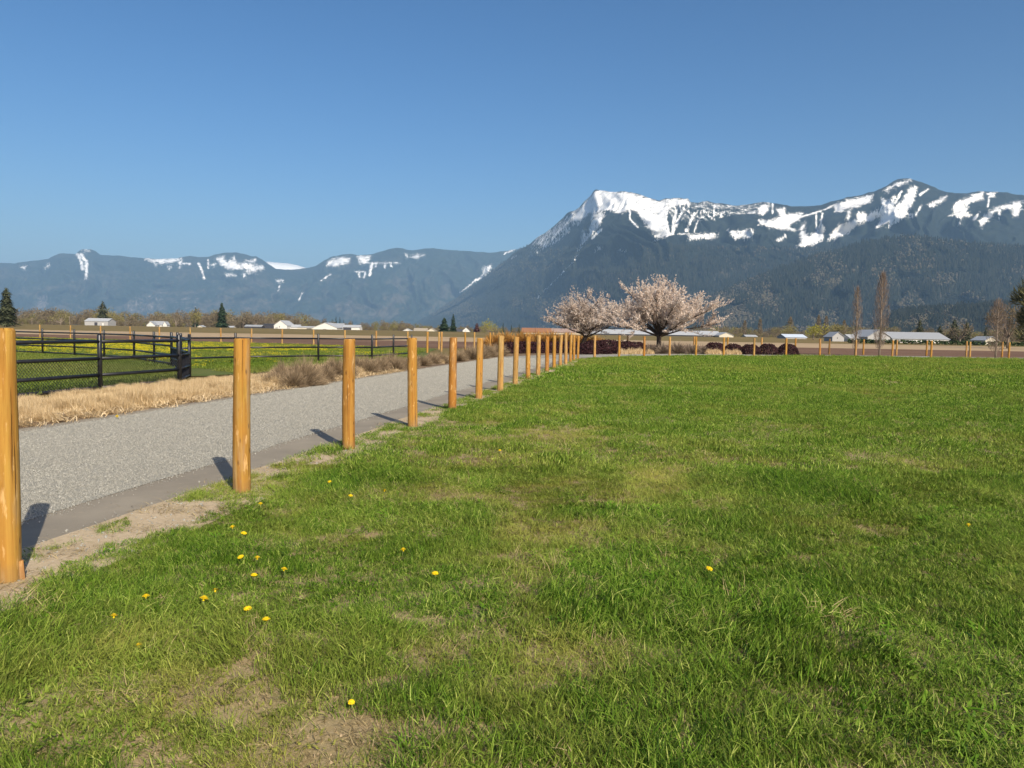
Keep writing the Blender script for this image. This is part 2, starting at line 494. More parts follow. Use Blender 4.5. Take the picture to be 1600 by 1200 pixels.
# pull boundary vertices to the line
near = keep & (OFF > -.30)
d2 = None
pts = np.stack([GX[near], GY[near]], 1)
jj = np.array([((p - FD) ** 2).sum(1).argmin() for p in pts])
tgt = FD[jj] - FN[jj] * (.16 + .16 * (fbm(FD[jj, 0:1] * 1.3, FD[jj, 1:2] * 1.3, 3, 4)))
PX[near] = tgt[:, 0]; PY[near] = tgt[:, 1]
ZZ = lawn_z(PX, PY)
for i in range(GX.shape[0]):
    for j in range(GX.shape[1]):
        if keep[i, j]:
            vid[i, j] = len(V); V.append((PX[i, j], PY[i, j], ZZ[i, j]))
for i in range(GX.shape[0] - 1):
    for j in range(GX.shape[1] - 1):
        q = (vid[i, j], vid[i, j + 1], vid[i + 1, j + 1], vid[i + 1, j])
        if min(q) >= 0: F.append(q)
lawn = obj('lawn', mesh('lawn', V, F, M['lawn_soil'], True)); lawn['kind'] = 'structure'

# ------------------------------------------------------------------ scatter by geometry nodes (stuff only)
def protos(name, meshes):
    c = bpy.data.collections.new(name)
    for i, m in enumerate(meshes):
        o = bpy.data.objects.new('%s_%02d' % (name, i), m); c.objects.link(o)
    return c

def scatter(name, pts, rot, scl, idx, tint, coll, label, cat):
    n = len(pts)
    m = bpy.data.meshes.new(name)
    m.vertices.add(n); m.vertices.foreach_set('co', np.asarray(pts, np.float32).ravel())
    a = m.attributes.new('rot', 'FLOAT_VECTOR', 'POINT'); a.data.foreach_set('vector', np.asarray(rot, np.float32).ravel())
    a = m.attributes.new('scl', 'FLOAT_VECTOR', 'POINT'); a.data.foreach_set('vector', np.asarray(scl, np.float32).ravel())
    a = m.attributes.new('idx', 'INT', 'POINT'); a.data.foreach_set('value', np.asarray(idx, np.int32))
    set_float(m, 'tint', tint)
    m.update()
    o = obj(name, m); tag(o, label, cat, None, 'stuff')
    ng = bpy.data.node_groups.new(name, 'GeometryNodeTree')
    ng.interface.new_socket('Geometry', in_out='INPUT', socket_type='NodeSocketGeometry')
    ng.interface.new_socket('Geometry', in_out='OUTPUT', socket_type='NodeSocketGeometry')
    gi = ng.nodes.new('NodeGroupInput'); go = ng.nodes.new('NodeGroupOutput')
    ci = ng.nodes.new('GeometryNodeCollectionInfo'); ci.inputs['Collection'].default_value = coll
    ci.inputs['Separate Children'].default_value = True; ci.inputs['Reset Children'].default_value = True
    ip = ng.nodes.new('GeometryNodeInstanceOnPoints'); ip.inputs['Pick Instance'].default_value = True
    def at_(nm, t):
        k = ng.nodes.new('GeometryNodeInputNamedAttribute'); k.data_type = t; k.inputs['Name'].default_value = nm; return k.outputs['Attribute']
    L = ng.links.new
    L(gi.outputs[0], ip.inputs['Points']); L(ci.outputs[0], ip.inputs['Instance'])
    L(at_('idx', 'INT'), ip.inputs['Instance Index'])
    e2r = ng.nodes.new('FunctionNodeEulerToRotation'); L(at_('rot', 'FLOAT_VECTOR'), e2r.inputs[0])
    L(e2r.outputs[0], ip.inputs['Rotation']); L(at_('scl', 'FLOAT_VECTOR'), ip.inputs['Scale'])
    L(ip.outputs[0], go.inputs[0])
    md = o.modifiers.new('scatter', 'NODES'); md.node_group = ng
    return o

def blade_clump(name, mat, nb, rad, h0, h1, w, lean=.5, seed=0, flat=0.0, segs=2, bv=(0, 1), dome=0.0):
    r = random.Random(seed); b = MB()
    for _ in range(nb):
        t = r.uniform(0, 2 * math.pi); q = rad * math.sqrt(r.random())
        x, y = q * math.cos(t), q * math.sin(t)
        h = r.uniform(h0, h1) * (1 - dome * (q / rad) ** 2); az = r.uniform(0, 2 * math.pi)
        le = lean * r.uniform(.2, 1.3) + flat
        fa = az + math.pi / 2 + r.uniform(-.8, .8)
        sx, sy = math.cos(fa) * w / 2, math.sin(fa) * w / 2
        P = []
        for k in range(segs + 1):
            u = k / segs
            hz = h * (u - .35 * min(1, le) * u * u) * (1 - .55 * min(1, flat))
            ho = h * le * u ** 1.7
            P.append((x + math.cos(az) * ho, y + math.sin(az) * ho, hz - .004))
        V = []; Fc = []
        for k in range(segs):
            ww = 1 - .45 * k / segs
            p = P[k]; V += [(p[0] - sx * ww, p[1] - sy * ww, p[2]), (p[0] + sx * ww, p[1] + sy * ww, p[2])]
        V.append(P[-1])
        for k in range(segs - 1):
            Fc.append((2 * k, 2 * k + 1, 2 * k + 3, 2 * k + 2))
        Fc.append((2 * segs - 2, 2 * segs - 1, 2 * segs))
        b.add(V, Fc, min(1, max(0, r.gauss((bv[0] + bv[1]) / 2, (bv[1] - bv[0]) * .33))))
    return b.build(name, mat, attr='bv')

# where the lawn is dry, bare or lush (world metres)
BARE = []
for px, py, rx, ry in [(462, 1005, .34, .12), (380, 1045, .16, .10), (368, 1112, .13, .10), (600, 1078, .22, .10), (560, 1150, .30, .12), (500, 912, .20, .09),
                       (566, 841, .16, .11), (238, 906, .18, .07), (702, 782, .25, .15), (1245, 883, .22, .10), (1062, 1112, .12, .09), (1535, 985, .16, .10),
                       (1275, 952, .14, .08), (660, 1150, .25, .12), (740, 925, .22, .12), (680, 975, .22, .06), (930, 930, .2, .12), (740, 722, .5, .3), (1015, 1175, .12, .06),
                       (490, 1190, .2, .1), (250, 1190, .2, .1), (820, 880, .25, .12), (650, 985, .2, .05), (265, 1005, .12, .06), (1180, 1180, .1, .05)]:
    g_ = gnd(px, py); BARE.append((g_.x, g_.y, rx * .66, ry * .74))
def bare_field(x, y):
    s = np.zeros(len(x))
    wob = (fbm(x * 5, y * 5, 3, 21) - .5) * 1.6
    for bx, by, rx, ry in BARE:
        d = np.sqrt(((x - bx) / rx) ** 2 + ((y - by) / ry) ** 2) + wob
        s = np.maximum(s, np.clip(1.35 - d, 0, 1))
    return s
def dry_field(x, y, off):
    n = fbm(x * .55, y * .55, 4, 31)
    n2 = fbm(x * 2.1, y * 2.1, 3, 41)
    worn = np.exp(-((off + 3.1) / 1.25) ** 2) * np.clip(1.15 - y / 40, .25, 1)          # the trodden line along the fence
    lush = np.clip((-off - 5.0) / 8.0, 0, 1)
    d = .30 * worn + 1.15 * (n - .5) + 1.5 * (n2 - .5) - .19 - .16 * lush + .16 * np.exp(-(((x + .6) / 1.3) ** 2 + ((y - 3.1) / 1.1) ** 2))
    return np.clip(d, 0, 1)

def scatter_points(n, y0, y1, seed, power=1.0):
    r = np.random.default_rng(seed)
    # uniform over the wedge the lens sees, with a margin for a step to the side
    y = np.sqrt(r.random(n) * (y1 ** 2 - y0 ** 2) + y0 ** 2)
    x = (r.random(n) * 2 - 1) * (.72 * y + 1.3)
    return x, y, r

blade_sets = {
    'near': [blade_clump('b', M['blade'], 92, .11, .020, .054, .0034, 1.25, s, segs=3) for s in range(5)] + [blade_clump('b', M['blade'], 34, .11, .018, .04, .013, .9, 40, flat=.35, segs=3, bv=(.1, .7))] +
            [blade_clump('b', M['blade'], 76, .10, .035, .095, .0040, 1.0, 50 + s, segs=3, bv=(0, .9)) for s in range(3)] +
            [blade_clump('b', M['dryblade'], 40, .11, .025, .075, .0034, .7, 70 + s, flat=.75, segs=2) for s in range(2)],
    'mid': [blade_clump('b', M['blade'], 60, .16, .025, .065, .0070, 1.0, 100 + s) for s in range(4)] +
           [blade_clump('b', M['blade'], 58, .14, .05, .11, .0078, .8, 150 + s, bv=(0, .9)) for s in range(3)] +
           [blade_clump('b', M['dryblade'], 36, .16, .03, .08, .0062, .7, 170 + s, flat=.7) for s in range(2)],
    'far': [blade_clump('b', M['blade'], 60, .28, .035, .085, .016, .8, 200 + s) for s in range(4)] +
           [blade_clump('b', M['blade'], 58, .24, .06, .12, .017, .65, 250 + s, bv=(0, .9)) for s in range(3)] +
           [blade_clump('b', M['dryblade'], 30, .26, .03, .07, .014, .7, 270 + s, flat=.6) for s in range(2)],
}
def grass_level(name, key, n, y0, y1, seed, nreg, ntall, ndry, label):
    x, y, r = scatter_points(n, y0, y1, seed)
    off = offset(np.stack([x, y], 1))
    edge = .03 + .25 * fbm(x * 1.3, y * 1.3, 3, 4) + .35 * (fbm(x * .8, y * .8, 2, 77) - .5)
    clumps = (fbm(x * 1.9, y * 1.9, 3, 61) > (.575 - .155 * np.exp(-((off - .27) / .14) ** 2))) & (off < .37) & (off > -.4)              # tufts out on the dirt verge
    k = (off < -edge) | clumps
    x, y, off, cl = x[k], y[k], off[k], clumps[k]
    bare = bare_field(x, y); dry = dry_field(x, y, off)
    thin = np.clip(1.0 - .28 * dry, .2, 1) * (1 - .94 * bare)
    u = r.random(len(x))
    is_dry = r.random(len(x)) < (.05 + .42 * dry + .3 * bare)
    keep = (u < thin) | (is_dry & (r.random(len(x)) < .8 * (1 - .45 * bare)))
    x, y, off, dry, bare, is_dry, cl = [a[keep] for a in (x, y, off, dry, bare, is_dry, cl)]
    m = len(x)
    tall_n = fbm(x * 1.35, y * 1.35, 3, 91)
    tall = (tall_n > .57) & (dry < .35) & ~is_dry
    idx = np.where(is_dry, nreg + ntall + r.integers(0, ndry, m), np.where(tall & (r.random(m) < .8), nreg + r.integers(0, ntall, m), r.integers(0, nreg, m)))
    big = fbm(x * .28, y * .28, 3, 15)
    s = (.62 + .66 * big) * r.uniform(.7, 1.2, m) * (1 - .3 * dry)
    s = np.where(cl, s * .75, s)
    rz_ = r.random(m) * 6.283; fa = 6.283 * 2 * fbm(x * .8, y * .8, 3, 25); am = .42 * np.clip(fbm(x * 1.1, y * 1.1, 2, 27) * 2 - .4, 0, 1)
    wx, wy = am * np.cos(fa) + r.normal(0, .16, m), am * np.sin(fa) + r.normal(0, .16, m)
    rot = np.stack([wx * np.cos(rz_) + wy * np.sin(rz_), -wx * np.sin(rz_) + wy * np.cos(rz_), rz_], 1)
    tint = np.clip(.02 + .75 * dry + .30 * (r.random(m) - .4) + .55 * (fbm(x * .7, y * .7, 3, 71) - .47) + .5 * (fbm(x * .13, y * .13, 3, 72) - .5) + .1 * cl, 0, .9)
    z = lawn_z(x, y); z = np.where(off > -.25, np.minimum(z, .026), z)
    return scatter(name, np.stack([x, y, z], 1), rot, np.stack([s, s, s * r.uniform(.8, 1.2, m)], 1), idx, tint, protos(name + '_set', blade_sets[key]), label, 'grass')
grass_level('lawn_grass', 'near', 26000, 1.5, 8.5, 1, 6, 3, 2, 'green lawn grass with worn dry patches nearest the camera')
grass_level('lawn_grass', 'mid', 60000, 8.2, 24, 2, 4, 3, 2, 'green lawn grass in the middle of the field')
grass_level('lawn_grass', 'far', 80000, 23.5, 67, 3, 4, 3, 2, 'green lawn grass at the far end of the field')

# dead blades and thatch lying in the worn places
_lit = [blade_clump('l', M['dryblade'], 70, .13, .012, .05, .0032, .5, 600 + k_, flat=.95, segs=2) for k_ in range(4)]
x, y, r = scatter_points(20000, 1.5, 11, 31)
off = offset(np.stack([x, y], 1)); k = (off < -.25)
x, y, off = x[k], y[k], off[k]
w_ = np.clip(bare_field(x, y) * .75 + dry_field(x, y, off) * .8, 0, 1); k = r.random(len(x)) < w_ * .62 + .03
x, y = x[k], y[k]; m = len(x); s_ = r.uniform(.7, 1.5, m)
scatter('dead_grass', np.stack([x, y, lawn_z(x, y)], 1), np.stack([r.normal(0, .06, m), r.normal(0, .06, m), r.random(m) * 6.28], 1), np.stack([s_, s_, s_], 1), r.integers(0, 4, m), r.random(m),
        protos('litter_set', _lit), 'dead tan grass blades lying in the worn patches of the lawn', 'dead grass')

def pebble(seed, mat=None):
    r = random.Random(seed)
    base = [(1,0,0),(-1,0,0),(0,1,0),(0,-1,0),(0,0,1),(0,0,-1)]
    V = [tuple(c * r.uniform(.7, 1.25) + r.uniform(-.2, .2) for c in v) for v in base]
    F = [(0,2,4),(2,1,4),(1,3,4),(3,0,4),(2,0,5),(1,2,5),(3,1,5),(0,3,5)]
    return mesh('pebble', [(x * .5, y * .5, z * .36) for x, y, z in V], F, mat or M['stone'])
M['clod'] = simple('soil_clod', (.36, .27, .165), .95, .05, .35, 60)
x, y, r = scatter_points(90000, 1.5, 8, 33); k = offset(np.stack([x, y], 1)) < -.2; x, y = x[k], y[k]
k = r.random(len(x)) < bare_field(x, y) * .9; x, y = x[k], y[k]; m = len(x); s_ = .004 + .018 * r.random(m) ** 3
scatter('soil_crumbs', np.stack([x, y, lawn_z(x, y) + s_ * .1], 1), r.random((m, 3)) * 6.28, np.stack([s_, s_, s_ * .8], 1), r.integers(0, 3, m), r.random(m), protos('clod_set', [pebble(40 + q_, M['clod']) for q_ in range(3)]), 'crumbs of dry soil in the bare patches of the lawn', 'soil')

# gravel stones lying loose on the drive
_r = np.random.default_rng(77)
n = 300000
so = _r.random(n) ** 1.0; dd = 4.0 + 40.0 * _r.random(n) ** 2.2
fi = np.searchsorted(FD[:, 1], dd); fi = np.clip(fi, 1, len(FD) - 1)
oo = 1.04 + 3.96 * so + _r.normal(0, .03, n)
gpx = FD[fi, 0] + FN[fi, 0] * oo + _r.normal(0, .3, n) * _t[fi, 0]; gpy = FD[fi, 1] + FN[fi, 1] * oo + _r.normal(0, .3, n) * _t[fi, 1]
k = gpy > 3.2
gpx, gpy, oo = gpx[k], gpy[k], oo[k]; n = len(gpx)
sz = .0036 + .0075 * _r.random(n) ** 2.5 + .0002 * gpy
scatter('loose_gravel', np.stack([gpx, gpy, .024 + .02 * np.clip(1 - ((oo - 3) / 2) ** 2, 0, 1) + sz * .22], 1), _r.random((n, 3)) * 6.28,
        np.stack([sz * 2, sz * 2, sz * 2], 1) * .75, _r.integers(0, 5, n), _r.random(n), protos('pebble_set', [pebble(s) for s in range(5)]), 'loose grey crushed stones covering the drive', 'gravel')

_r = np.random.default_rng(79); n = 5200
dd = 2.5 + 22 * _r.random(n) ** 1.5; fi = np.clip(np.searchsorted(FD[:, 1], dd), 1, len(FD) - 1); oo = -.25 + .75 * _r.random(n)
gpx = FD[fi, 0] + FN[fi, 0] * oo + _r.normal(0, .25, n) * _t[fi, 0]; gpy = FD[fi, 1] + FN[fi, 1] * oo + _r.normal(0, .25, n) * _t[fi, 1]
sz = .003 + .011 * _r.random(n) ** 4
scatter('verge_pebbles', np.stack([gpx, gpy, .026 + sz * .2], 1), _r.random((n, 3)) * 6.28, np.stack([sz * 2, sz * 2, sz * 1.6], 1), _r.integers(0, 3, n), _r.random(n) * .6,
        protos('verge_pebble_set', [pebble(20 + s_) for s_ in range(3)]), 'small stones and crumbs scattered on the dirt between posts and drive', 'pebbles')
n = 420; dd = 3.0 + 20 * _r.random(n) ** 1.4; fi = np.clip(np.searchsorted(FD[:, 1], dd), 1, len(FD) - 1); oo = -.3 + .75 * _r.random(n)
scatter('verge_litter', np.stack([FD[fi, 0] + FN[fi, 0] * oo, FD[fi, 1] + FN[fi, 1] * oo, np.full(n, .028)], 1), np.stack([np.zeros(n), np.zeros(n), _r.random(n) * 6.28], 1), np.repeat(_r.uniform(.8, 2.2, (n, 1)), 3, 1),
        _r.integers(0, 2, n), _r.random(n), protos('verge_litter_set', [blade_clump('v', M['dryblade'], 12, .13, .02, .075, .003, .4, 640 + s_, flat=.97) for s_ in range(2)]), 'dead stems lying on the dirt between posts and drive', 'dead grass')

# straw-coloured ornamental grass, cut back, along the far side of the drive
straw_meshes = [blade_clump('s', M['straw'], 240, .19, .24, .46, .0062, .5, 300 + s, dome=.25) for s in range(5)]
_r = np.random.default_rng(78)
sp = []
def straw_patch(n, y0, y1, o0, o1, seed, thr=.34):
    r = np.random.default_rng(seed)
    yy = y0 + (y1 - y0) * r.random(n); i = np.clip(np.searchsorted(FD[:, 1], yy), 1, len(FD) - 1)
    o = o0 + (o1 - o0) * r.random(n)
    x = FD[i, 0] + FN[i, 0] * o; y = FD[i, 1] + FN[i, 1] * o
    k = fbm(x * 1.6, y * 1.6, 2, 55) > thr
    return x[k], y[k]
for a in [(1500, 7.5, 21.5, 5.55, 8.5, 1), (300, 21, 25.5, 5.9, 8.3, 2), (260, 24.0, 32.5, 6.9, 8.6, 3), (170, 33.5, 40.5, 5.8, 7.3, 4)]:
    x, y = straw_patch(*a); sp.append(np.stack([x, y, np.full(len(x), .02)], 1))
sp = np.concatenate(sp)
_k = ~((sp[:, 0] < -9.75 + (sp[:, 1] - 18.6) * .2) & (sp[:, 1] < 24)); sp = sp[_k]
n = len(sp); s = _r.uniform(.46, .80, n) * (.45 + 1.1 * fbm(sp[:, 0] * 1.5, sp[:, 1] * 1.5, 2, 8)) * np.where(sp[:, 1] < 23, np.clip(1.12 - .16 * (offset(sp[:, :2]) - 5.6), .5, 1.1), 1)
scatter('straw_grass', sp, np.stack([_r.normal(0, .10, n), _r.normal(0, .10, n), _r.random(n) * 6.28], 1), np.stack([s, s, s], 1),
        _r.integers(0, 5, n), _r.random(n), protos('straw_set', straw_meshes), 'pale straw coloured dry grass massed between drive and black paddock fence', 'dry grass')

_r = np.random.default_rng(80); n = 900
dd = 6.0 + 22 * _r.random(n); fi = np.clip(np.searchsorted(FD[:, 1], dd), 1, len(FD) - 1); oo = 5.22 + .62 * _r.random(n) ** .7
scatter('bed_litter', np.stack([FD[fi, 0] + FN[fi, 0] * oo, FD[fi, 1] + FN[fi, 1] * oo, np.full(n, .03)], 1), np.stack([_r.normal(0, .15, n), _r.normal(0, .15, n), _r.random(n) * 6.28], 1), np.repeat(_r.uniform(.7, 2.4, (n, 1)), 3, 1),
        _r.integers(0, 3, n), _r.random(n), protos('bed_litter_set', [blade_clump('v', M['straw'], 26, .12, .04, .11, .006, .6, 660 + s_, flat=.6) for s_ in range(3)]), 'loose fallen straw at the foot of the dry grass', 'dead grass')

# meadow and paddock grass, and the yellow flowers in the meadow
_mead = [blade_clump('m', M['meadow'], 50, .28, .04, .11, .02, .6, 400 + s) for s in range(4)]
def in_poly(x, y, poly):
    c = np.zeros(len(x), bool); j = len(poly) - 1
    for i in range(len(poly)):
        xi, yi = poly[i]; xj, yj = poly[j]
        c ^= ((yi > y) != (yj > y)) & (x < (xj - xi) * (y - yi) / (yj - yi + 1e-12) + xi); j = i
    return c
def wedge(n, y0, y1, poly, seed):
    r = np.random.default_rng(seed)
    y = np.sqrt(r.random(n) * (y1 ** 2 - y0 ** 2) + y0 ** 2); x = -r.random(n) * (.75 * y + 2)
    k = in_poly(x, y, poly); return x[k], y[k], r
PADDOCK = [(-60, 10), (-11.7, 10), (-10.7, 15.6), (-10.1, 18.6), (-9.5, 21.5), (-10.2, 23.5), (-13.3, 29.4), (-14.8, 31.3), (-21.6, 37.5), (-26.5, 40.0), (-60, 50)]
MEADOW = [(-9.0, 25.5), (-6.9, 34), (-6.0, 44), (-6.6, 56), (-7.5, 66), (-22, 74), (-60, 86), (-60, 50.4), (-26.5, 40.4), (-21.5, 38), (-14.6, 31.8), (-13, 29.8)]
for (poly, n, y0, y1, seed, nm, lab) in [(PADDOCK, 26000, 10, 46, 5, 'paddock_turf', 'short green turf inside the black fenced paddock'),
                                         (MEADOW, 42000, 25, 86, 6, 'meadow_grass', 'green grass of the meadow beyond the black fence')]:
    x, y, r = wedge(n, y0, y1, poly, seed); m = len(x); s = r.uniform(.6, 1.2, m)
    scatter(nm, np.stack([x, y, np.full(m, .02)], 1), np.stack([r.normal(0, .1, m), r.normal(0, .1, m), r.random(m) * 6.28], 1), np.stack([s, s, s], 1),
            r.integers(0, 4, m), np.clip(.15 + .7 * (fbm(x * .3, y * .3, 3, 5) - .4), 0, .6), protos(nm + '_set', _mead), lab, 'grass')
M['meadow_yellow'] = simple('meadow_yellow', (.60, .50, .02), .7, .1, .2, 30)
def flower_tuft(seed):
    r = random.Random(seed); b = MB()
    for _ in range(12):
        x, y, z = r.uniform(-.22, .22), r.uniform(-.22, .22), r.uniform(.06, .15); q = r.uniform(.013, .023); t = r.uniform(0, 6)
        V = [(x + q * math.cos(t + k * 1.047), y + q * math.sin(t + k * 1.047), z) for k in range(6)] + [(x, y, z + q * .7), (x, y, z - q * .6)]
        b.add(V, [(k, (k + 1) % 6, 6) for k in range(6)] + [((k + 1) % 6, k, 7) for k in range(6)])
    return b.build('f', M['meadow_yellow'])
x, y, r = wedge(36000, 25, 84, MEADOW, 9)
dens = np.clip((fbm(x * .16, y * .07, 3, 66) - .30) * 3.2, 0, 1) * np.exp(-((y - (44 - x * .35)) / 13.0) ** 2)
k = r.random(len(x)) < dens * .42 * np.clip((fbm(x * .9, y * .5, 3, 12) - .3) * 4, .15, 1); x, y = x[k], y[k]; m = len(x); s = r.uniform(.7, 1.2, m)
scatter('meadow_flowers', np.stack([x, y, np.full(m, .02)], 1), np.stack([np.zeros(m), np.zeros(m), r.random(m) * 6.28], 1), np.stack([s, s, s], 1),
        r.integers(0, 3, m), np.zeros(m), protos('flower_set', [flower_tuft(s_) for s_ in range(3)]), 'countless small yellow flowers spread over the meadow', 'flowers')

# ------------------------------------------------------------------ wooden posts
def post_mesh(seed, h=1.45, r=.078):
    q = random.Random(seed); nz, na = 15, 22; V = []; F = []; mi = []
    bx, by = q.uniform(-.012, .012), q.uniform(-.012, .012); ph = q.uniform(0, 6.3)
    cut = q.uniform(-.05, .05)
    for i in range(nz):
        t = i / (nz - 1); z = -.25 + (h + .25) * t
        rr = r * (1.04 - .09 * t)
        if i == nz - 1: z = h; rr *= .90
        if i == nz - 2: z = h - .018
        for j in range(na):
            a = 2 * math.pi * j / na
            e = 1 + .018 * math.sin(2 * a + ph + z * 1.5) + .012 * math.sin(3 * a - ph + z * 2.3) + q.gauss(0, .006)
            zz = z + (cut * rr * math.cos(a + ph) if i >= nz - 2 else 0)
            V.append((rr * e * math.cos(a) + bx * math.sin(t * 3), rr * e * math.sin(a) + by * math.sin(t * 3 + 1), zz))
    for i in range(nz - 1):
        for j in range(na):
            a = i * na + j; b = i * na + (j + 1) % na
            F.append((a, b, b + na, a + na)); mi.append(0)
    F.append(tuple((nz - 1) * na + j for j in range(na))); mi.append(1)
    m = mesh('post', V, F, [M['wood'], M['wood_end']], False, mi)
    m.polygons.foreach_set('use_smooth', [k == 0 for k in mi])
    return m
POSTS = [post_mesh(s) for s in range(10)]
def post(x, y, k, label, group, tone=0, hs=1.0, z=.0, lean=(0, 0)):
    o = obj('fence_post', POSTS[k % len(POSTS)], None, (x, y, z), rz=k * 1.7, scale=(1, 1, hs))
    o.rotation_euler = (lean[0], lean[1], k * 1.7)
    q = random.Random(k * 13 + 5)
    c = [(.40, .222, .046), (.345, .152, .031), (.43, .275, .10)][tone]
    v = q.uniform(.88, 1.12); o.color = (c[0] * v, c[1] * v * q.uniform(.95, 1.05), c[2] * v, 1)
    tag(o, label, 'post', group); return o
ORD = ['first', 'second', 'third', 'fourth', 'fifth', 'sixth', 'seventh', 'eighth', 'ninth', 'tenth', 'eleventh', 'twelfth', 'thirteenth', 'fourteenth', 'fifteenth', 'sixteenth', 'seventeenth', 'eighteenth']
# along the drive
drive_px = [(-3, 4.48), (378, 7.07), (546, 9.76), (646, 12.16), (708, 14.9), (750, 17.5), (783, 19.95), (807, 22.5), (827, 25.1), (842, 27.6), (855.6, 30.2), (867, 32.8), (876.6, 35.3), (885, 37.9), (892.5, 40.5), (897.5, 43.0), (904, 45.6)]
hs = {0: 1.05, 1: 1.0, 2: .985, 3: .99, 4: .985, 13: 1.08}
for i, (px, Y) in enumerate(drive_px):
    X = xdir(px, Y)
    tone = 1 if i in (4, 10) else (2 if i in (6, 7, 9, 12, 13) else 0)
    extra = {0: ', cut by the left picture edge', 4: ', reddish', 13: ', a little taller'}.get(i, '')
    post(X, Y, i, 'golden wood post, %s from the camera along the drive%s' % (ORD[i], extra), 'wooden posts along the right side of the drive', tone, hs.get(i, .985 + .02 * math.sin(i * 2.3)), 0, (random.gauss(0, .011), random.gauss(0, .011)))
right_px = [930, 968, 1007, 1047, 1088, 1131.5, 1179, 1229, 1281.7, 1338, 1395.5, 1456, 1516.5, 1577.7]
for i, px in enumerate(right_px):
    X, Y = FX[5 + i]; X = xdir(px, Y)
    post(X, Y, 20 + i, 'wooden post at the far lawn edge, %s to the right of the drive posts' % ORD[i], 'wooden posts along the far lawn edge', 1 if i in (2, 8) else (2 if i % 3 == 0 else 0), .99 + .02 * math.sin(i * 1.9), 0)
back = [(981, 69.5), (1085, 70), (1137.5, 70.3), (1190.6, 70.6), (1243.5, 70.8), (1296.6, 71), (1350, 71), (1402, 71), (1449, 71), (1511, 71), (1567, 71.3)]
for i, (px, Y) in enumerate(back):
    post(xdir(px, Y), Y, 40 + i, 'pale wooden post behind the planting bed, %s from the cherry trees' % ORD[i], 'wooden posts behind the planting bed', 2 if i % 2 else 0, 1.0, 0)
sideb = [(668, 53), (690, 58), (727, 64), (741.5, 69), (766, 73), (771, 76)]
for i, (px, Y) in enumerate(sideb):
    post(xdir(px, Y), Y, 60 + i, 'wooden post left of the drive, %s beyond the end of the black fence' % ORD[i], 'wooden posts along the left side of the drive', 2 if i % 2 else 0, 1.02, 0)
rowA = [62, 110, 157, 203, 249, 297, 345, 393, 441, 490, 539, 588, 637, 686]
for i, px in enumerate(rowA):
    Y = 86 - (px - 62) * .035
    post(xdir(px, Y), Y, 70 + i, 'slim wooden post between meadow and ploughed field, %s from the left' % ORD[i], 'wooden posts between meadow and ploughed field', 2, 1.0, 0)
# the short stake leaning at the foot of the nearest post
b = MB(); b.box(-.022, .022, -.012, .012, -.1, .14)
stake = obj('board_stake', b.build('board_stake', M['wood']), None, (xdir(23, 4.5), 4.50, 0), rz=.5); stake.color = (.40, .20, .07, 1)
stake.rotation_euler = (.05, -.06, .5); tag(stake, 'short flat board stuck in the dirt at the foot of the nearest post', 'stake')

# ------------------------------------------------------------------ black pipe fence
def pipe_fence(name, label, pts, rails, meshed, hp=1.32, rr=.036, rp=.048):
    base = Vector((pts[0][0], pts[0][1], 0)); e = empty(name, base)
    P = [Vector((x, y, 0)) - base for x, y in pts]
    pm = MB(); pm.tube([(0, 0, -.2), (0, 0, hp - .02), (0, 0, hp)], [rp, rp, rp * .7], 10); pmesh = pm.build('post', M['black'], True)
    for p in P: obj('post', pmesh, e, p)
    for a, b_ in zip(P[:-1], P[1:]):
        for z in rails:
            t = MB(); t.tube([a + Vector((0, 0, z)), b_ + Vector((0, 0, z))], rr, 8); obj('rail', t.build('rail', M['black'], True), e)
        if meshed:
            L = (b_ - a).length; u = (b_ - a) / L; z0, z1 = .03, rails[1]; H = z1 - z0; t = MB(); st = .085; wv = .0052
            nrm = Vector((-u.y, u.x, 0))
            x = -H
            while x < L:
                for sgn in (1, -1):
                    s0, s1 = max(x, 0), min(x + H, L)
                    if s1 - s0 < .02: continue
                    za, zb = (z0 + s0 - x, z0 + s1 - x) if sgn > 0 else (z1 - (s0 - x), z1 - (s1 - x))
                    A = a + u * s0 + nrm * (.004 * sgn); B = a + u * s1 + nrm * (.004 * sgn)
                    t.tube([(A.x, A.y, za), (B.x, B.y, zb)], wv, 3, False)
                x += st
            obj('wire_mesh', t.build('wire_mesh', M['black']), e)
    tag(e, label, 'fence', 'black pipe fences'); return e
pipe_fence('pipe_fence', 'black paddock fence with wire mesh nearest the gravel drive', [(-11.4, 12.6), (-10.63, 15.6), (-10.0, 18.6), (-9.38, 21.6)], [1.15, .74, .34, .03], True, rr=.042, rp=.054)
pipe_fence('pipe_fence', 'black paddock fence side running back from the gate towards the meadow', [(-9.97, 23.7), (-11.4, 26.4), (-13.05, 29.4)], [1.15, .74, .34, .03], True)
pipe_fence('pipe_fence', 'long black three rail fence between paddock and yellow flowered meadow', [(-28.6, 41.3), (-26.2, 40.1), (-23.8, 38.9), (-21.5, 37.7), (-19.3, 36.3), (-17.0, 34.5), (-14.7, 31.5), (-13.1, 29.5)], [1.13, .80, .45, .12], False)
pipe_fence('pipe_fence', 'black three rail fence in front of the meadow, ending beside the brown shrubs', [(-12.95, 29.7), (-11.75, 32.6), (-9.0, 35.6), (-6.75, 36.9), (-6.2, 40), (-5.6, 42.6)], [1.10, .70, .30], False)
ge = empty('paddock_gate', (-9.38, 21.68, 0)); ga = Vector((0, 0, 0)); gb = Vector((-.56, 1.92, 0))
t = MB(); t.tube([ga + Vector((-.02, .06, .0)), ga + Vector((-.02, .06, 1.3))], .03, 8); obj('upright', t.build('upright', M['black'], True), ge)
t = MB(); t.tube([gb + Vector((0, 0, .0)), gb + Vector((0, 0, 1.3))], .03, 8); obj('upright', t.build('upright', M['black'], True), ge)
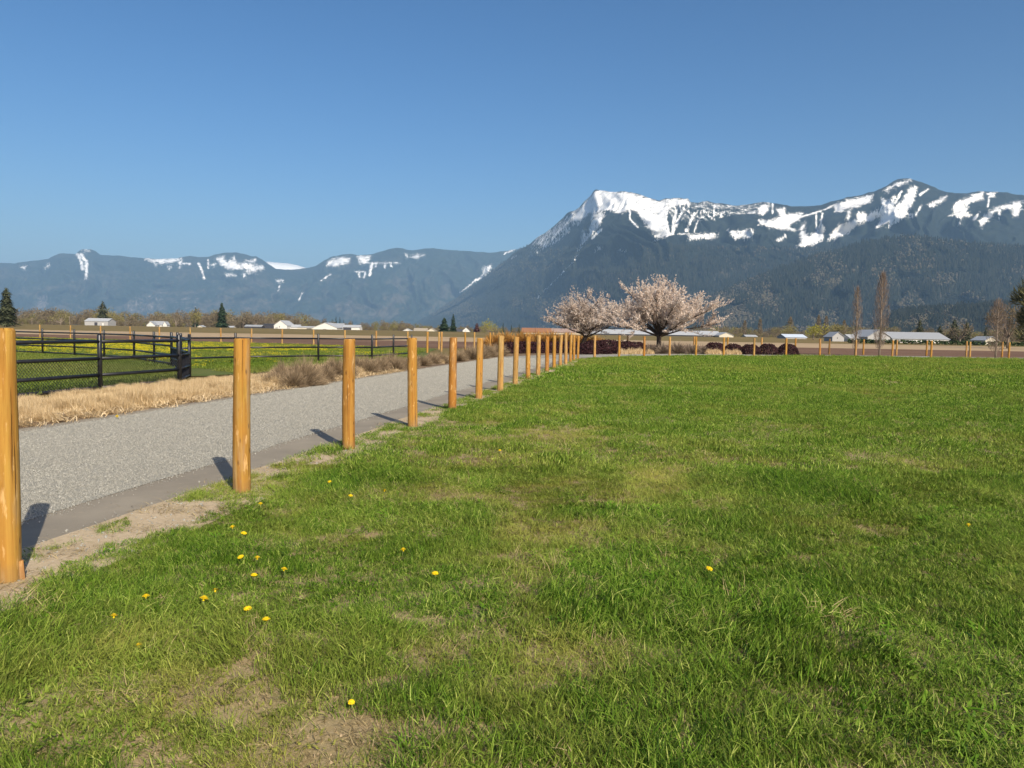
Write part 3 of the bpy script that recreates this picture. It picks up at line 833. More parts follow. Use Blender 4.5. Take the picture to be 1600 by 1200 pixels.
for z in (1.15, .74, .36, .06):
    t = MB(); t.tube([ga + Vector((0, .05, z)), gb + Vector((0, 0, z))], .03, 8); obj('rail', t.build('rail', M['black'], True), ge)
t = MB(); u = (gb - ga)
for i in range(-12, 40):
    for sg in (1, -1):
        x0, x1 = i * .075, i * .075 + .70
        s0, s1 = max(0, x0), min(2, x1)
        if s1 - s0 < .05: continue
        za, zb = .05 + (s0 - x0), .05 + (s1 - x0)
        if sg < 0: za, zb = .75 - (s0 - x0), .75 - (s1 - x0)
        A = ga + u * (s0 / 2); B = ga + u * (s1 / 2); t.tube([(A.x, A.y, za), (B.x, B.y, zb)], .0052, 3, False)
obj('wire_mesh', t.build('wire_mesh', M['black']), ge)
tag(ge, 'narrow black mesh gate at the paddock corner beside the straw grass', 'gate')

# ------------------------------------------------------------------ dandelions in the lawn
def dandelion(seed):
    r = random.Random(seed); b = MB()
    for ring, (q, z, nn, ln) in enumerate([(.006, .010, 10, .007), (.011, .006, 16, .009), (.015, .001, 20, .009)]):
        for k in range(nn):
            a = 6.283 * k / nn + r.uniform(-.1, .1); wv = .0032; l = ln * r.uniform(.8, 1.2)
            c, s = math.cos(a), math.sin(a); x, y = q * c * .5, q * s * .5; X, Y = (q + l) * c * .9, (q + l) * s * .9
            b.add([(x - s * wv * .5, y + c * wv * .5, z + .003), (x + s * wv * .5, y - c * wv * .5, z + .003), (X + s * wv, Y - c * wv, z), (X - s * wv, Y + c * wv, z)], [(0, 1, 2, 3)])
    b.tube([(0, 0, -.012), (0, 0, .009)], [.005, .008], 8)
    return b.build('flower_head', M['yellow'])
HEADS = [dandelion(s) for s in range(4)]
_st = MB(); _st.tube([(0, 0, 0), (.004, 0, .03), (0, 0, .062)], [.0028, .0024, .0024], 6); STEM = _st.build('stem', M['stem'], True)
dl = [(363, 822, 'nearest the second post, upper of two'), (381, 832, 'nearest the second post, lower of two'), (407, 785, 'small, close to the foot of the second post'), (402, 870, 'pale, in the middle of the left cluster'),
      (376, 869, 'small, left side of the cluster below the second post'), (397, 896, 'below the middle of the left cluster'), (444, 887, 'right side of the left cluster'), (319, 935, 'largest and brightest, low in the left cluster'), (336, 919, 'just above the largest one'),
      (387, 947, 'below the left cluster'), (416, 964, 'pale, lowest right of the left cluster'), (228, 929, 'left of the largest one'), (178, 960, 'leftmost in the lawn'), (216, 1008, 'lowest at the left'),
      (515, 750, 'up the slope beside the third post'), (548, 773, 'below the third post'), (601, 765, 'right of the third post'), (630, 857, 'single, beyond the bare patch in mid lawn'), (680, 896, 'single, on the dry worn grass'),
      (549, 1086, 'single, beside the bare soil near the bottom edge'), (1108, 894, 'single, in the middle of the right lawn'), (1513, 822, 'single orange one near the right picture edge'), (781, 703, 'tiny, far up the lawn')]
for i, (px, py, w_) in enumerate(dl):
    g_ = gnd(px, py, .085); z0 = float(lawn_z(np.array([g_.x]), np.array([g_.y]))[0])
    e = empty('dandelion', (g_.x, g_.y, z0), rz=i * 1.3); e.scale = (.62 if py > 1060 else (.95 if i != 7 else 1.15),) * 3
    obj('stem', STEM, e); h = obj('flower_head', HEADS[i % 4], e, (0, 0, .064)); h.rotation_euler = (random.uniform(-.1, .45), random.uniform(-.3, .3), 0)
    tag(e, 'yellow dandelion, ' + w_, 'flower', 'dandelions in the lawn')
g_ = gnd(183, 652, .06); e = empty('dandelion', (g_.x, g_.y, .02)); obj('stem', STEM, e, scale=(1, 1, .6)); obj('flower_head', HEADS[0], e, (0, 0, .055)).scale = (1.6,) * 3
tag(e, 'yellow dandelion, alone at the left edge of the gravel drive below the straw grass', 'flower', 'dandelions in the lawn')
# dandelion leaves
# ------------------------------------------------------------------ shrubs
def twig_shrub(seed, mat, R0, H, n=420, wv=.012, spiky=1.0, leaf=0):
    r = random.Random(seed); b = MB()
    for _ in range(n):
        az = r.uniform(0, 6.283); el = math.acos(1 - r.random() * .95)
        d = Vector((math.sin(el) * math.cos(az), math.sin(el) * math.sin(az), math.cos(el)))
        k = r.uniform(.45, 1.0) ** .6 * spiky * (1 + .12 * math.sin(3 * az + seed))
        tip = Vector((d.x * R0 * k, d.y * R0 * k, max(.05, d.z * H * k + r.uniform(-.05, .05))))
        st = tip * r.uniform(.15, .6); st.z = max(.0, st.z)
        side = d.cross(Vector((r.uniform(-1, 1), r.uniform(-1, 1), r.uniform(-1, 1)))).normalized() * wv * r.uniform(.5, 1.2)
        mid = (st + tip) / 2 + Vector((r.gauss(0, .03), r.gauss(0, .03), r.gauss(0, .03)))
        b.add([st - side, st + side, mid + side * .8, mid - side * .8, tip], [(0, 1, 2, 3), (3, 2, 4)], min(1, max(0, r.gauss(.5, .25))))
        for _k in range(leaf):
            p = st + (tip - st) * r.uniform(.3, 1.0); s_ = r.uniform(.02, .04)
            u = Vector((r.gauss(0, 1), r.gauss(0, 1), r.gauss(0, 1))).normalized() * s_; v = u.cross(Vector((r.gauss(0, 1), r.gauss(0, 1), r.gauss(0, 1)))).normalized() * s_
            b.add([p - u, p + v, p + u, p - v], [(0, 1, 2, 3)], min(1, max(0, r.gauss(.5, .28))))
    return b.build('twigs', mat, attr='bv')
BR = [twig_shrub(s, M['brown_twig'], 1.0, 1.0, 1700, .0085) for s in range(4)]
def shrub(nm, meshes, i, x, y, rx, h, label, cat, group, part):
    e = empty(nm, (x, y, .015), rz=i * 2.1)
    o = obj(part, meshes[i % len(meshes)], e, scale=(rx, rx, h)); tag(e, label, cat, group); return e
brown = [(412, 602, .42, .38, 'small low one leftmost, at the straw grass edge'), (443, 602, .55, .78, 'tall one at the left of the row'), (474, 604, .62, .92, 'tallest one, beside the third post'), (505, 597, .55, .70, 'low spreading one left of the third post'),
         (524, 591, .6, .82, 'right behind the third post'), (560, 585, .55, .78, 'just right of the third post'), (592, 582, .55, .70, 'between third and fourth post, left one'), (608, 579, .6, .82, 'between third and fourth post, right one'),
         (628, 577, .55, .6, 'touching the fourth post on its left'), (660, 572, .6, .55, 'right of the fourth post'), (675, 569, .6, .62, 'left of the fifth post'), (735, 562, .95, .9, 'left of the sixth post'), (760, 558, 1.0, .95, 'right of the sixth post'), (777, 556, 1.0, .95, 'left of the seventh post')]
brown += [(428, 605, .45, .5, 'low one between the two leftmost'), (458, 606, .5, .6, 'in the gap left of the tallest one'), (490, 603, .5, .62, 'just right of the tallest one'), (541, 590, .5, .62, 'hidden half behind the third post'),
          (576, 585, .55, .7, 'second one right of the third post'), (618, 580, .5, .66, 'last full one left of the fourth post'), (642, 576, .5, .6, 'directly behind the fourth post'), (690, 568, .6, .6, 'just left of the fifth post'), (716, 565, .7, .66, 'just right of the fifth post'), (748, 561, .9, .85, 'directly behind the sixth post')]
for i, (px, py, rx, h, w_) in enumerate(brown):
    g_ = gnd(px, py); shrub('brown_shrub', BR, i, g_.x, g_.y, rx, h, 'leafless brown twiggy shrub by the drive, ' + w_, 'shrub', 'brown shrubs along the drive', 'twigs')
# burgundy barberry mounds
def mound(seed, mat, n=2600):
    r = random.Random(seed); b = MB()
    for _ in range(n):
        az = r.uniform(0, 6.283); cz = r.random(); sz_ = math.sqrt(1 - cz * cz)
        k = (.90 + .10 * r.random() ** .5) * (1 + .05 * math.sin(3 * az + seed) + .04 * math.sin(7 * az + 5 * cz)) + abs(r.gauss(0, .02))
        p = Vector((math.cos(az) * sz_ ** .8 * k, math.sin(az) * sz_ ** .8 * k, cz * k * .97 + .02)); q = r.uniform(.035, .06)
        u = Vector((r.gauss(0, 1), r.gauss(0, 1), r.gauss(0, 1))).normalized() * q; v = u.cross(Vector((r.gauss(0, 1), r.gauss(0, 1), r.gauss(0, 1)))).normalized() * q
        b.add([p - u, p + v, p + u, p - v], [(0, 1, 2, 3)], min(1, max(0, r.gauss(.45, .28))))
    return b.build('foliage', mat, attr='bv')
BB = [mound(30 + s, M['barberry']) for s in range(3)]
bar = [(797, 56, .95, .80, 'leftmost of the dark hedge, beside the seventh drive post'), (815, 57, 1.0, .85, 'second in the dark hedge from the left'), (833, 58, 1.05, .82, 'third in the dark hedge from the left'), (852, 59, 1.1, .86, 'fourth in the dark hedge from the left'),
       (872, 60, 1.1, .86, 'fifth in the dark hedge from the left'), (892, 61, 1.1, .85, 'last of the dark hedge before the end of the drive posts'), (915, 56.5, 1.0, .78, 'low and black, first right of the drive posts'), (932, 58.5, 1.2, 1.0, 'large, between the first two lawn edge posts'),
       (951, 60.5, 1.2, 1.05, 'large, left of the second lawn edge post'), (978, 62.5, 1.15, .95, 'behind the straw tufts left of the cherry trunk'), (996, 63.5, .95, .9, 'behind the straw tufts nearest the cherry trunk'),
       (1118, 64.5, .95, .95, 'first of the five round ones in a row, behind straw tufts'), (1147, 65.2, .85, .85, 'second of the five round ones in a row'), (1174, 64.2, .82, .86, 'third of the five round ones in a row'), (1201, 64.6, .85, .92, 'fourth of the five round ones in a row'), (1232, 65, .9, .92, 'last of the five round ones, rightmost')]
for i, (px, Y, rx, h, w_) in enumerate(bar):
    shrub('barberry_bush', BB, i, xdir(px, Y), Y, rx, h, 'dark burgundy clipped bush, ' + w_, 'bush', 'burgundy bushes', 'foliage')
GT = [twig_shrub(60 + s, M['grey_twig'], 1.0, 1.0, 800, .02) for s in range(3)]
for i, (px, Y, rx, h, w_) in enumerate([(1018, 63.0, .9, .95, 'left of the cherry trunk foot'), (1036, 62.6, .9, 1.0, 'at the cherry trunk foot'), (1060, 63.6, 1.1, 1.15, 'right of the fourth lawn edge post'), (1080, 63.8, 1.1, 1.0, 'left of the fifth lawn edge post'), (1098, 64, .9, .85, 'right of the fifth lawn edge post')]):
    shrub('grey_shrub', GT, i, xdir(px, Y), Y, rx, h, 'pale grey brown leafless shrub, ' + w_, 'shrub', 'pale leafless shrubs', 'twigs')
ST = [blade_clump('tuft', M['straw'], 420, .42, .42, .66, .02, .35, 500 + s, dome=.6) for s in range(3)]
for i, (px, Y, s_, w_) in enumerate([(974, 58.5, 1.0, 'just right of the second lawn edge post'), (987, 59.2, 1.15, 'left of the third lawn edge post'), (1000, 59.8, 1.15, 'touching the third lawn edge post'), (1016, 60.6, .9, 'right of the third lawn edge post'), (1111, 63, 1.1, 'leftmost in front of the first round bush'), (1121, 63.2, 1.1, 'right side in front of the first round bush'), (1138, 63.4, 1.0, 'left side of the second round bush'), (1151, 63.6, 1.1, 'in front of the second round bush')]):
    o = obj('straw_tuft', ST[i % 3], None, (xdir(px, Y), Y, .015), rz=i * 2.0, scale=(s_, s_, s_ * .95)); tag(o, 'rounded pale straw grass tuft, ' + w_, 'grass tuft', 'straw tufts in the planting bed')
OT = [twig_shrub(80 + s, M['orange_twig'], 1.0, 1.0, 1300, .022) for s in range(3)]
for i, (px, Y, rx, h, w_) in enumerate([(775, 75, 1.6, 1.6, 'leftmost'), (792, 76, 1.8, 1.75, 'second from the left'), (815, 77, 1.9, 1.85, 'third from the left'), (838, 78, 1.9, 1.95, 'fourth from the left'), (862, 78, 1.9, 1.95, 'fourth from the right'), (886, 78, 1.9, 1.9, 'third from the right'), (910, 77, 1.8, 1.7, 'under the smaller cherry tree'), (932, 76, 1.5, 1.5, 'rightmost')]):
    shrub('orange_shrub', OT, i, xdir(px, Y), Y, rx, h, 'leafless orange twigged shrub behind the dark hedge, ' + w_, 'shrub', 'orange twigged shrubs', 'twigs')

# ------------------------------------------------------------------ cherry trees
def cherry(name, label, base, H, W, seed, lean=(0, 0), dens=1.0):
    r = random.Random(seed); wood = MB(); fl = MB()
    e = empty(name, base)
    fork = Vector((lean[0], lean[1], H * .22))
    wood.tube([(0, 0, -.15), (lean[0] * .2, lean[1] * .2, .12), (lean[0] * .5, lean[1] * .5, H * .12), fork, fork + Vector((lean[0] * .3, 0, .25))], [.30, .23, .20, .20, .13], 9)
    def blossom(p, s):
        for _ in range(2):
            u = Vector((r.gauss(0, 1), r.gauss(0, 1), r.gauss(0, 1))).normalized(); v = u.cross(Vector((r.gauss(0, 1), r.gauss(0, 1), r.gauss(0, 1)))).normalized()
            q = s * r.uniform(.6, 1.2); o = Vector((r.gauss(0, .035), r.gauss(0, .035), r.gauss(0, .035)))
            fl.add([p + o - u * q, p + o + v * q * .7, p + o + u * q, p + o - v * q * .7], [(0, 1, 2, 3)], min(1, max(0, r.gauss(.58, .26))))
    def twig(p, d, L, rad, flowers=True):
        pts = [p]; c = p.copy(); dd = d.copy(); k = 4
        for i in range(k):
            dd = (dd + Vector((r.gauss(0, .10), r.gauss(0, .10), r.gauss(.05, .08)))).normalized(); c = c + dd * (L / k); pts.append(c.copy())
        wood.tube(pts, [rad * (1 - .8 * i / k) for i in range(k + 1)], 4, False)
        if flowers:
            m = int(L / .043 * dens)
            for _ in range(m):
                t = r.uniform(.12, 1.0) * k; i = min(k - 1, int(t)); blossom(pts[i].lerp(pts[i + 1], t - i), .044)
        return pts
    nl = 20
    for i in range(nl):
        az = 6.283 * i / nl + r.uniform(-.25, .25); el = [R(15), R(42), R(27), R(64)][i % 4] + r.uniform(-.1, .1)
        d = Vector((math.cos(az) * math.cos(el), math.sin(az) * math.cos(el), math.sin(el)))
        # length to the crown's surface
        a, c = W / 2, H * .62
        L = 1 / math.sqrt((math.cos(el) / a) ** 2 + (math.sin(el) / c) ** 2) * r.uniform(.74, .92)
        pts = [fork + Vector((r.gauss(0, .05), r.gauss(0, .05), r.uniform(-.1, .25)))]; dd = (d + Vector((0, 0, .25))).normalized(); k = 6
        for j in range(k):
            dd = (dd * .75 + d * .25 + Vector((r.gauss(0, .13), r.gauss(0, .13), r.gauss(.0, .07)))).normalized(); pts.append(pts[-1] + dd * (L / k))
        wood.tube(pts, [.095 * (1 - .86 * j / k) for j in range(k + 1)], 6, False)
        for s in range(17):
            t = r.uniform(.22, 1.0) * k; j = min(k - 1, int(t)); p = pts[j].lerp(pts[j + 1], t - j)
            base_d = (pts[j + 1] - pts[j]).normalized()
            sd = (base_d * .75 + Vector((r.gauss(0, .62), r.gauss(0, .62), r.gauss(.22, .34)))).normalized()
            SL = r.uniform(.8, 1.5) * W / 9 * (1.15 - .3 * t / k)
            sp_ = twig(p, sd, SL, .020, True)
            for q in range(9):
                tt = r.uniform(.15, 1.0) * 4; jj_ = min(3, int(tt)); pp = sp_[jj_].lerp(sp_[jj_ + 1], tt - jj_)
                td = ((sp_[jj_ + 1] - sp_[jj_]).normalized() * .8 + Vector((r.gauss(0, .5), r.gauss(0, .5), r.gauss(.25, .3)))).normalized()
                twig(pp, td, r.uniform(.3, .72) * (1.7 if r.random() < .14 else 1), .009, True)
    obj('trunk', wood.build('trunk', M['bark'], True), e)
    obj('crown', fl.build('crown', M['blossom'], attr='bv'), e)
    tag(e, label, 'tree', 'flowering cherry trees'); return e
cherry('cherry_tree', 'larger flowering cherry tree with wide pale pink crown and upright dark trunk', (xdir(1030, 64.6), 64.6, .0), 6.5, 12.8, 3, dens=.9)
cherry('cherry_tree', 'smaller flowering cherry tree with sparser crown and leaning trunk, to the left', (xdir(908, 70.5), 70.5, .0), 5.4, 9.6, 8, lean=(.42, 0), dens=.42)

# ------------------------------------------------------------------ other trees
def column_tree(seed, mat, H, W, n, wv, low=.12, trunkr=.09):
    r = random.Random(seed); b = MB()
    for _ in range(n):
        t = low + (1 - low) * r.random() ** .9; prof = math.sin(math.pi * min(1, (t - low) / (1 - low) * .88 + .10)) ** .6
        az = r.uniform(0, 6.283); q = W / 2 * prof * math.sqrt(r.random()) ; L = r.uniform(.06, .16) * H * .6
        p = Vector((q * math.cos(az), q * math.sin(az), t * H * .94)); d = Vector((math.cos(az) * .35, math.sin(az) * .35, 1)).normalized()
        d = (d + Vector((r.gauss(0, .16), r.gauss(0, .16), 0))).normalized(); s_ = d.cross(Vector((r.gauss(0, 1), r.gauss(0, 1), .1))).normalized() * wv * r.uniform(.5, 1.2)
        b.add([p - d * L / 2 - s_, p - d * L / 2 + s_, p + d * L / 2], [(0, 1, 2)], min(1, max(0, r.gauss(.5, .26))))
    crown = b.build('crown', mat, attr='bv')
    w_ = MB(); w_.tube([(0, 0, -.2), (r.gauss(0, .03), 0, H * .3), (r.gauss(0, .06), r.gauss(0, .06), H * .62), (0, 0, H * .97)], [trunkr, trunkr * .8, trunkr * .5, trunkr * .1], 7)
    for i in range(16):
        z = r.uniform(.1, .8) * H; az = r.uniform(0, 6.28); q = W * .38
        w_.tube([(0, 0, z), (q * .5 * math.cos(az), q * .5 * math.sin(az), z + H * .06), (q * math.cos(az), q * math.sin(az), z + H * .17)], [trunkr * .35, trunkr * .22, trunkr * .05], 4, False)
    return w_.build('trunk', M['bark_pale'], True), crown
def tree(nm, meshes, x, y, label, group=None, sc=(1, 1, 1), rz=0, z=0.0, cat='tree'):
    e = empty(nm, (x, y, z), rz); e.scale = sc
    obj('trunk', meshes[0], e); obj('crown', meshes[1], e); tag(e, label, cat, group); return e
PG = 'bare columnar trees behind the lawn'
tree('columnar_tree', column_tree(1, M['poplar_twig'], 6.3, 1.0, 1100, .010), xdir(1337, 66.2), 66.2, 'slim bare columnar tree with pale trunk, shorter one left of the tallest', PG)
tree('columnar_tree', column_tree(2, M['poplar_twig'], 7.75, 1.4, 2000, .010), xdir(1375, 66.6), 66.6, 'tallest bare columnar tree behind the far lawn edge', PG)
tree('columnar_tree', column_tree(3, M['poplar_twig'], 5.5, 1.8, 1700, .011), xdir(1557, 67), 67, 'bare columnar tree near the right picture edge', PG)

def conifer(seed, mat, H, W, n=700, sz=.6, low=.05, pw=.66):
    r = random.Random(seed); b = MB()
    for _ in range(n):
        t = low + (1 - low) * (1 - r.random() ** .62); lay = .76 + .16 * math.sin(t * 31 + seed) + .14 * math.sin(t * 13.7 + seed * 2.1)
        q = W / 2 * (1 - t) ** pw * lay * r.uniform(.35, 1.08) + .04 * W; az = r.uniform(0, 6.283); q *= 1 + .14 * math.sin(2 * az + seed)
        p = Vector((q * math.cos(az), q * math.sin(az), t * H)); o = Vector((math.cos(az), math.sin(az), -.35)).normalized(); s_ = o.cross(Vector((0, 0, 1))).normalized() * sz * r.uniform(.3, .6) * (1.1 - .7 * t)
        L = o * sz * r.uniform(.6, 1.1) * (1.1 - .7 * t)
        b.add([p - s_ * .4, p + L + s_ * .2, p + s_, p - L * .6 + Vector((0, 0, sz * .35))], [(0, 1, 2, 3)], min(1, max(0, r.gauss(.5, .27))))
    b.add([(-.03 * W, 0, H * .86), (.03 * W, 0, H * .86), (0, 0, H * 1.02)], [(0, 1, 2)], .4)
    w_ = MB(); w_.tube([(0, 0, -.3), (0, 0, H * .5), (0, 0, H * .97)], [W * .045, W * .03, W * .005], 6)
    return w_.build('trunk', M['bark'], True), b.build('crown', mat, attr='bv')
def bare_tree(seed, mat, H, W, n=520, wv=.10, lo=.42, nb=8):
    r = random.Random(seed); b = MB(); blobs = [(r.gauss(0, W * .2), r.gauss(0, W * .2), H * r.uniform(lo, .84), W * r.uniform(.18, .32)) for _ in range(nb)]
    for _ in range(n):
        bx, by, bz, br = r.choice(blobs); v = Vector((r.gauss(0, 1), r.gauss(0, 1), r.gauss(0, 1))).normalized() * br * r.random() ** .4; p = Vector((bx, by, bz)) + v
        d = (v.normalized() + Vector((0, 0, .9)) + Vector((r.gauss(0, .4), r.gauss(0, .4), 0))).normalized(); L = d * H * r.uniform(.05, .11); s_ = d.cross(Vector((r.gauss(0, 1), r.gauss(0, 1), .1))).normalized() * wv * r.uniform(.5, 1.3)
        b.add([p - s_, p + s_, p + L], [(0, 1, 2)], min(1, max(0, r.gauss(.5, .27))))
    w_ = MB(); w_.tube([(0, 0, -.3), (0, 0, H * .25), (r.gauss(0, .2), r.gauss(0, .2), H * .5)], [W * .035, W * .028, W * .02], 6)
    for bx, by, bz, br in blobs: w_.tube([(0, 0, H * .22), (bx * .5, by * .5, bz * .62), (bx, by, bz + br * .4)], [W * .02, W * .014, W * .003], 4, False)
    return w_.build('trunk', M['bark_pale'], True), b.build('crown', mat, attr='bv')

def far_tree(nm, maker, px, ytop, wpx, Y, label, group=None, base=0.0, **kw):
    H = at(px, ytop, Y).z - base; W = wpx * Y / FPX
    x = xdir(px, Y); return tree(nm, maker(H, W, **kw), x, Y, label, group, z=base)
cf = lambda s, m='conifer', n=700: (lambda H, W: conifer(s, M[m], H, W, n, sz=W * .16))
bt = lambda s, m='bare_twig', n=520, k=.016: (lambda H, W: bare_tree(s, M[m], H, W, n, wv=W * k))
CG = 'dark conifers on the far side of the fields'
far_tree('conifer_tree', cf(1, 'dusty_conifer', 1500), 11, 450, 36, 300, 'broad dusty green conifer at the left picture edge', CG)
far_tree('conifer_tree', cf(2, 'dusty_conifer'), 161, 471, 26, 640, 'dark ragged conifer behind the grey barn at the left', CG)
far_tree('conifer_tree', cf(3, n=1100), 347, 473, 24, 560, 'tall dark conical conifer standing alone left of the second post', CG)
far_tree('conifer_tree', cf(4), 306, 480, 12, 720, 'dark conifer tip showing above a rounded pale olive tree', CG)
for i, (px, yt, w_) in enumerate([(519, 498, 7), (525, 494, 8), (531, 495, 8), (537, 499, 6)]):
    far_tree('conifer_tree', cf(10 + i, n=300), px, yt, w_, 680, 'small dark conifer behind the large white barn, %s of four from the left' % ORD[i], CG)
far_tree('conifer_tree', cf(20, n=300), 460, 495, 3.5, 690, 'thin dark conifer spike right of the white gabled barn', CG)
far_tree('conifer_tree', cf(21, n=300), 551, 501, 4, 690, 'tiny dark conifer above the dark fronted shed', CG)
far_tree('conifer_tree', cf(22, n=1200), 694, 497, 22, 520, 'broad dark conifer, left one of the close pair above the fifth post', CG)
far_tree('conifer_tree', cf(23, n=900), 708, 491, 15, 525, 'taller dark conifer, right one of the close pair above the fifth post', CG)
for i, (px, yt, w_) in enumerate([(786, 503, 7), (799, 507, 6), (811, 505, 7), (879, 504, 7)]):
    far_tree('conifer_tree', cf(30 + i, n=300), px, yt, w_, 560, ['pointed green conifer right of the yellow olive tree', 'small conifer between two pointed ones left of the orange roof', 'pointed conifer touching the orange roof', 'dark conifer behind the smaller cherry crown'][i], CG)
far_tree('maroon_tree', cf(40, 'maroon', 500), 745, 505, 16, 500, 'small maroon conical tree beside the white gabled house')
far_tree('olive_tree', bt(41, 'willow', 500), 763, 500, 26, 510, 'rounded yellow olive budding tree right of the maroon one')
far_tree('olive_tree', bt(42, 'olive_twig', 700), 305, 486, 28, 690, 'rounded pale olive tree left of the tall dark conifer')
far_tree('olive_tree', bt(43, 'olive_twig', 500), 180, 486, 24, 660, 'pale olive tree just right of the ragged conifer')
far_tree('olive_tree', bt(44, 'olive_twig', 500), 95, 486, 26, 700, 'rounded olive tree standing above the treeline left of the grey barn')
BGp = 'bare trees of the far treeline'
for i, (px, yt, w_) in enumerate([(240, 488, 22), (275, 489, 18), (380, 487, 28), (400, 490, 24), (430, 492, 26)]):
    far_tree('bare_tree', bt(50 + i, 'bare_twig', 600), px, yt, w_, 720, ['bare brown tree above the white house with two gables', 'bare brown tree left of the rounded olive tree', 'broad bare tree right of the tall dark conifer', 'bare tree above the left dark shed', 'bare tree left of the white gabled barn'][i], BGp)
PB = 'bare poplars in the right background'
for i, (px, yt, w_) in enumerate([(1163, 499, 8), (1187, 496, 8), (1234, 493, 11), (1278, 490, 10), (1290, 491, 9), (1318, 498, 9)]):
    Y = 480; H = at(px, yt, Y).z; W = w_ * Y / FPX
    tree('poplar_tree', column_tree(70 + i, M['bare_twig'], H, W, 500, W * .05, trunkr=W * .06), xdir(px, Y), Y, 'bare upright poplar in the right background, %s of six from the left' % ORD[i], PB)
far_tree('willow_tree', bt(80, 'willow', 900, .02), 1271, 510, 28, 330, 'bright yellow green rounded willow left of the white gable')
far_tree('olive_tree', bt(81, 'olive_twig', 700), 1238, 507, 22, 400, 'pale olive tree left of the bright yellow green one')
far_tree('olive_tree', bt(82, 'olive_twig', 700), 1308, 505, 24, 420, 'dull olive tree behind the small white gable')
for i, (px, yt, w_, m_) in enumerate([(1436, 499, 20, 'dusty_conifer'), (1468, 509, 18, 'dusty_conifer'), (1490, 500, 26, 'dusty_conifer'), (1510, 503, 22, 'dusty_conifer'), (1540, 510, 14, 'conifer')]):
    far_tree('conifer_tree', cf(90 + i, m_, 900), px, yt, w_, 330, ['round topped conifer behind the long grey barn roof', 'low dark conifer at the right end of the long barn roof', 'broad conifer right of the long barn', 'dark conifer left of the small white gable at right', 'small dark conifer behind the small white gable at right'][i], CG)
far_tree('bare_tree', bt(96, 'bare_twig', 700), 1500, 507, 40, 320, 'wide brown bare tree among the conifers right of the long barn', BGp)
far_tree('broad_tree', lambda H, W: bare_tree(97, M['olive_green'], H, W, 4200, W * .014, .16, 16), 1612, 432, 60, 150, 'large olive green tree cut by the right picture edge')
far_tree('bare_tree', bt(98, 'bare_twig', 1600, .008), 1575, 470, 60, 160, 'brown bare tree left of the large tree at the right picture edge', BGp)

# far woodland: one mass behind the farms
wood_set = []
for s in range(4):
    tk, cr = bare_tree(200 + s, M[['bare_twig', 'olive_twig', 'bare_twig', 'bare_twig'][s]], 10, 8, 620, .17, .12, 12); wood_set.append(cr)
_r = np.random.default_rng(91)
WP = []; WS = []
def wood(x0, x1, n, Y0, Y1, hpx):
    for _ in range(n):
        px = _r.uniform(x0, x1); Y = _r.uniform(Y0, Y1); h = hpx * _r.uniform(.55, 1.12) * (.75 + .5 * vnoise(np.array([px / 38]), np.array([3.3]))[0])
        WP.append((xdir(px, Y), Y, 0)); k = h * Y / FPX / 10; WS.append((k * _r.uniform(.8, 1.3), k * _r.uniform(.8, 1.3), k))
wood(-60, 480, 170, 720, 740, 12); wood(440, 900, 150, 720, 740, 9); wood(1080, 1700, 150, 520, 560, 9); wood(-60, 480, 230, 740, 900, 27); wood(440, 640, 90, 740, 900, 16); wood(600, 860, 110, 740, 900, 12); wood(1080, 1300, 90, 560, 800, 17); wood(1280, 1700, 170, 420, 700, 21)
n = len(WP)
scatter('far_woodland', np.array(WP), np.stack([np.zeros(n), np.zeros(n), _r.random(n) * 6.28], 1), np.array(WS), _r.integers(0, 4, n), np.zeros(n), protos('wood_set', wood_set), 'bare brown and olive woodland along the far side of the valley floor', 'woodland')

# clipped hedge across the right fields
def hedge_run(nm, label, x0, x1, Y, h):
    r = random.Random(3); b = MB(); A = xdir(x0, Y); B = xdir(x1, Y); n = int((B - A) * 26)
    for _ in range(n):
        p = Vector((r.uniform(A, B), Y + r.uniform(-.7, .7), r.random() ** .7 * h * (1 + .06 * math.sin(r.random() * 6)))); u = Vector((r.gauss(0, 1), r.gauss(0, 1), r.gauss(0, 1))).normalized() * .3; v = u.cross(Vector((r.gauss(0, 1), r.gauss(0, 1), r.gauss(0, 1)))).normalized() * .3
        b.add([p - u, p + v, p + u, p - v], [(0, 1, 2, 3)], min(1, max(0, r.gauss(.5, .25))))
    o = obj(nm, b.build(nm, M['hedge'], attr='bv')); tag(o, label, 'hedge'); return o
hedge_run('hedge', 'long low dark green hedge across the field at right', 1325, 1760, 235, 1.15)

